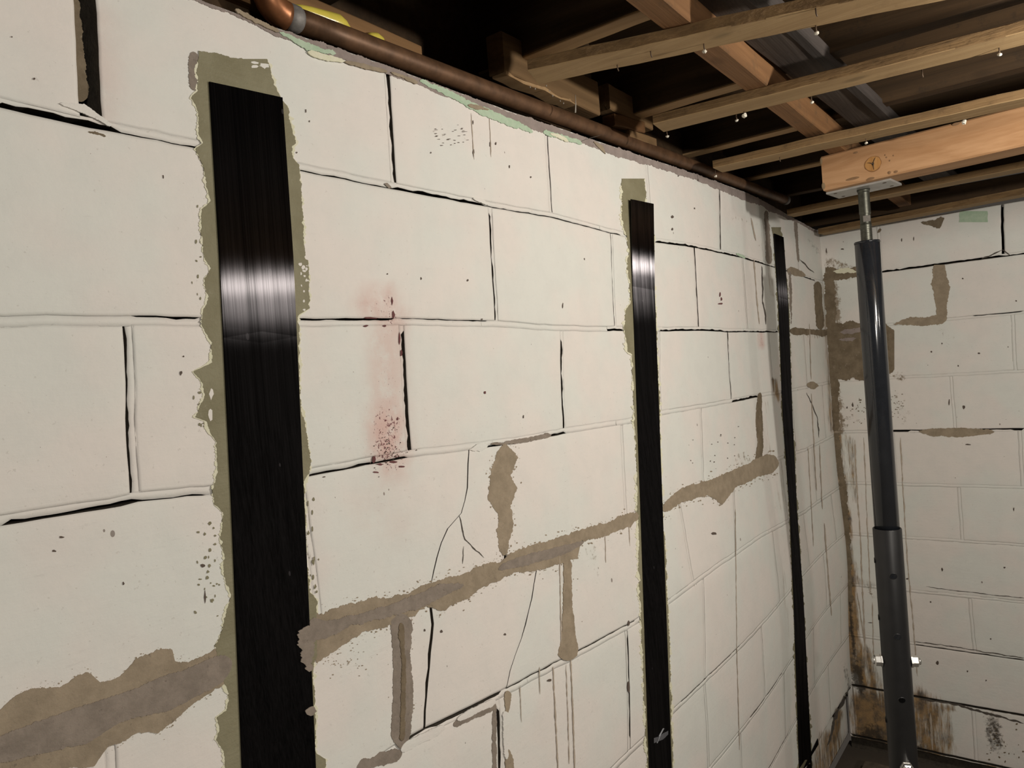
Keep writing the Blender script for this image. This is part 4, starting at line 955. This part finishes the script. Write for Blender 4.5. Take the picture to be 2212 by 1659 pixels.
# screw
zs = np.linspace(ZT - .03, ZB - .006, 90); ph = (zs / .0048) % 1
thr = np.where((zs > .235) & (zs < .262), .0128, .0138 + .0005 * np.cos(2 * math.pi * ph) * (zs < .232))
scr = tube('screw', [(PX, PY, z) for z in zs], thr, SCREWM, post, 28)
va = np.array([-.98, -.2, 0]); va = va / np.linalg.norm(va); sa = np.array([-va[1], va[0], 0])
c = np.array([PX, PY, .248]) + va * .0125 + np.array([-.0, -.003, 0])
pl = fix_normals(put('bright_flat', *box_mesh(c - sa * .0085 + (0, 0, -.008), c + sa * .0085 + (0, 0, -.008), va * .0012, (0, 0, .016), 1, 0, .0004), CHROME, scr))
tag(pl, 'bare bright spot filed on the screw')
# plate
pc = np.array([PX, PY, ZB - .006]); px_, py_ = wv / np.linalg.norm(wv), bd
plate = fix_normals(put('head_plate', *box_mesh(pc - py_ * .078 - px_ * .046, pc + py_ * .078 - px_ * .046, px_ * .095, (0, 0, .0055), 1, 0, .0012), ZINC, post))
for sx in (-.030, .028):
    for sy in (-.060, .060):
        h = pc + px_ * sx + py_ * sy + np.array([0, 0, -.0004])
        tube('plate_hole', [h + (0, 0, .002), h], .0046, NAILM, plate, 14)
tube('weld_collar', [(PX, PY, ZB - .014), (PX, PY, ZB - .006)], [.0142, .0160], SCREWM, post, 24)
# pin holes and bolts on the tube
def rdir(deg): return np.array([math.cos(math.radians(deg)), math.sin(math.radians(deg)), 0])
af = -158
def pin_hole(z, deg, r=.0085, dark=True):
    d = rdir(deg); s_ = np.array([-d[1], d[0], 0]); V = []; n = 18
    R0_ = .0345
    ctr = []
    for rr, o_ in ((r * 1.18, .0003), (r, .0012), (r * .96, .0004)):
        for k in range(n):
            a = 2 * math.pi * k / n; u = rr * math.cos(a); vz = rr * .82 * math.sin(a)
            dep = math.sqrt(R0_ ** 2 - u * u) + o_
            V.append(np.array([PX, PY, z]) + d * dep + s_ * u + np.array([0, 0, vz]))
    V.append(np.array([PX, PY, z]) + d * (R0_ + .0005))
    F = []
    for j in range(2):
        for k in range(n): F.append((j * n + k, j * n + (k + 1) % n, (j + 1) * n + (k + 1) % n, (j + 1) * n + k))
    rim = fix_normals(put('pin_hole', np.array(V[:3 * n]), F, STEEL2, ot))
    Fd = [(2 * n + k, 2 * n + (k + 1) % n, 3 * n) for k in range(n)]
    V2 = np.array(V[2 * n:]); F2 = [(a - 2 * n, b - 2 * n, c - 2 * n) for a, b, c in Fd]
    fix_normals(put('pin_hole', V2, F2, HOLE if dark else STEEL, ot))
HOLE = mat_plain('hole_dark', (.006, .006, .006), .95, bump=0, spec=0.0)
for z, dk in ((-.672, False), (-.828, False), (-.992, True)): pin_hole(z, af, .0085, dk)
for z in (-.64, -.79, -1.06): pin_hole(z, af - 90, .0085, True)
def bolt(z, deg, ln=.016):
    d = rdir(deg); p = np.array([PX, PY, z]) + d * .034
    b = tube('bolt', [p, p + d * .004, p + d * .0042, p + d * .016, p + d * .019], [.0165, .0165, .0145, .0145, .0105], CHROME, post, 6, smooth=False)
    tube('bolt_dome', [p + d * .0185, p + d * .023, p + d * .0255], [.0098, .0082, .003], CHROME, b, 14)
bolt(-.903, af - 90); bolt(-.903, af + 90); bolt(-1.165, af)
board('base_plate', (PX - .08, PY - .08, FLOOR), (PX + .08, PY - .08, FLOOR), (0, .16, 0), (0, 0, .012), STEEL, post, 1, 0, .001, 5)
# broken footing block in the corner
fb = np.array([1.98, -.20, FLOOR])
o = board('footing_block', (2.02, -.24, FLOOR), (2.02, -.045, FLOOR), (.24, 0, 0), (0, 0, .04), CONC, None, 6, .004, .012, 9, base=True)
tag(o, 'low damp concrete block on the floor in the corner behind the jack post', 'block')
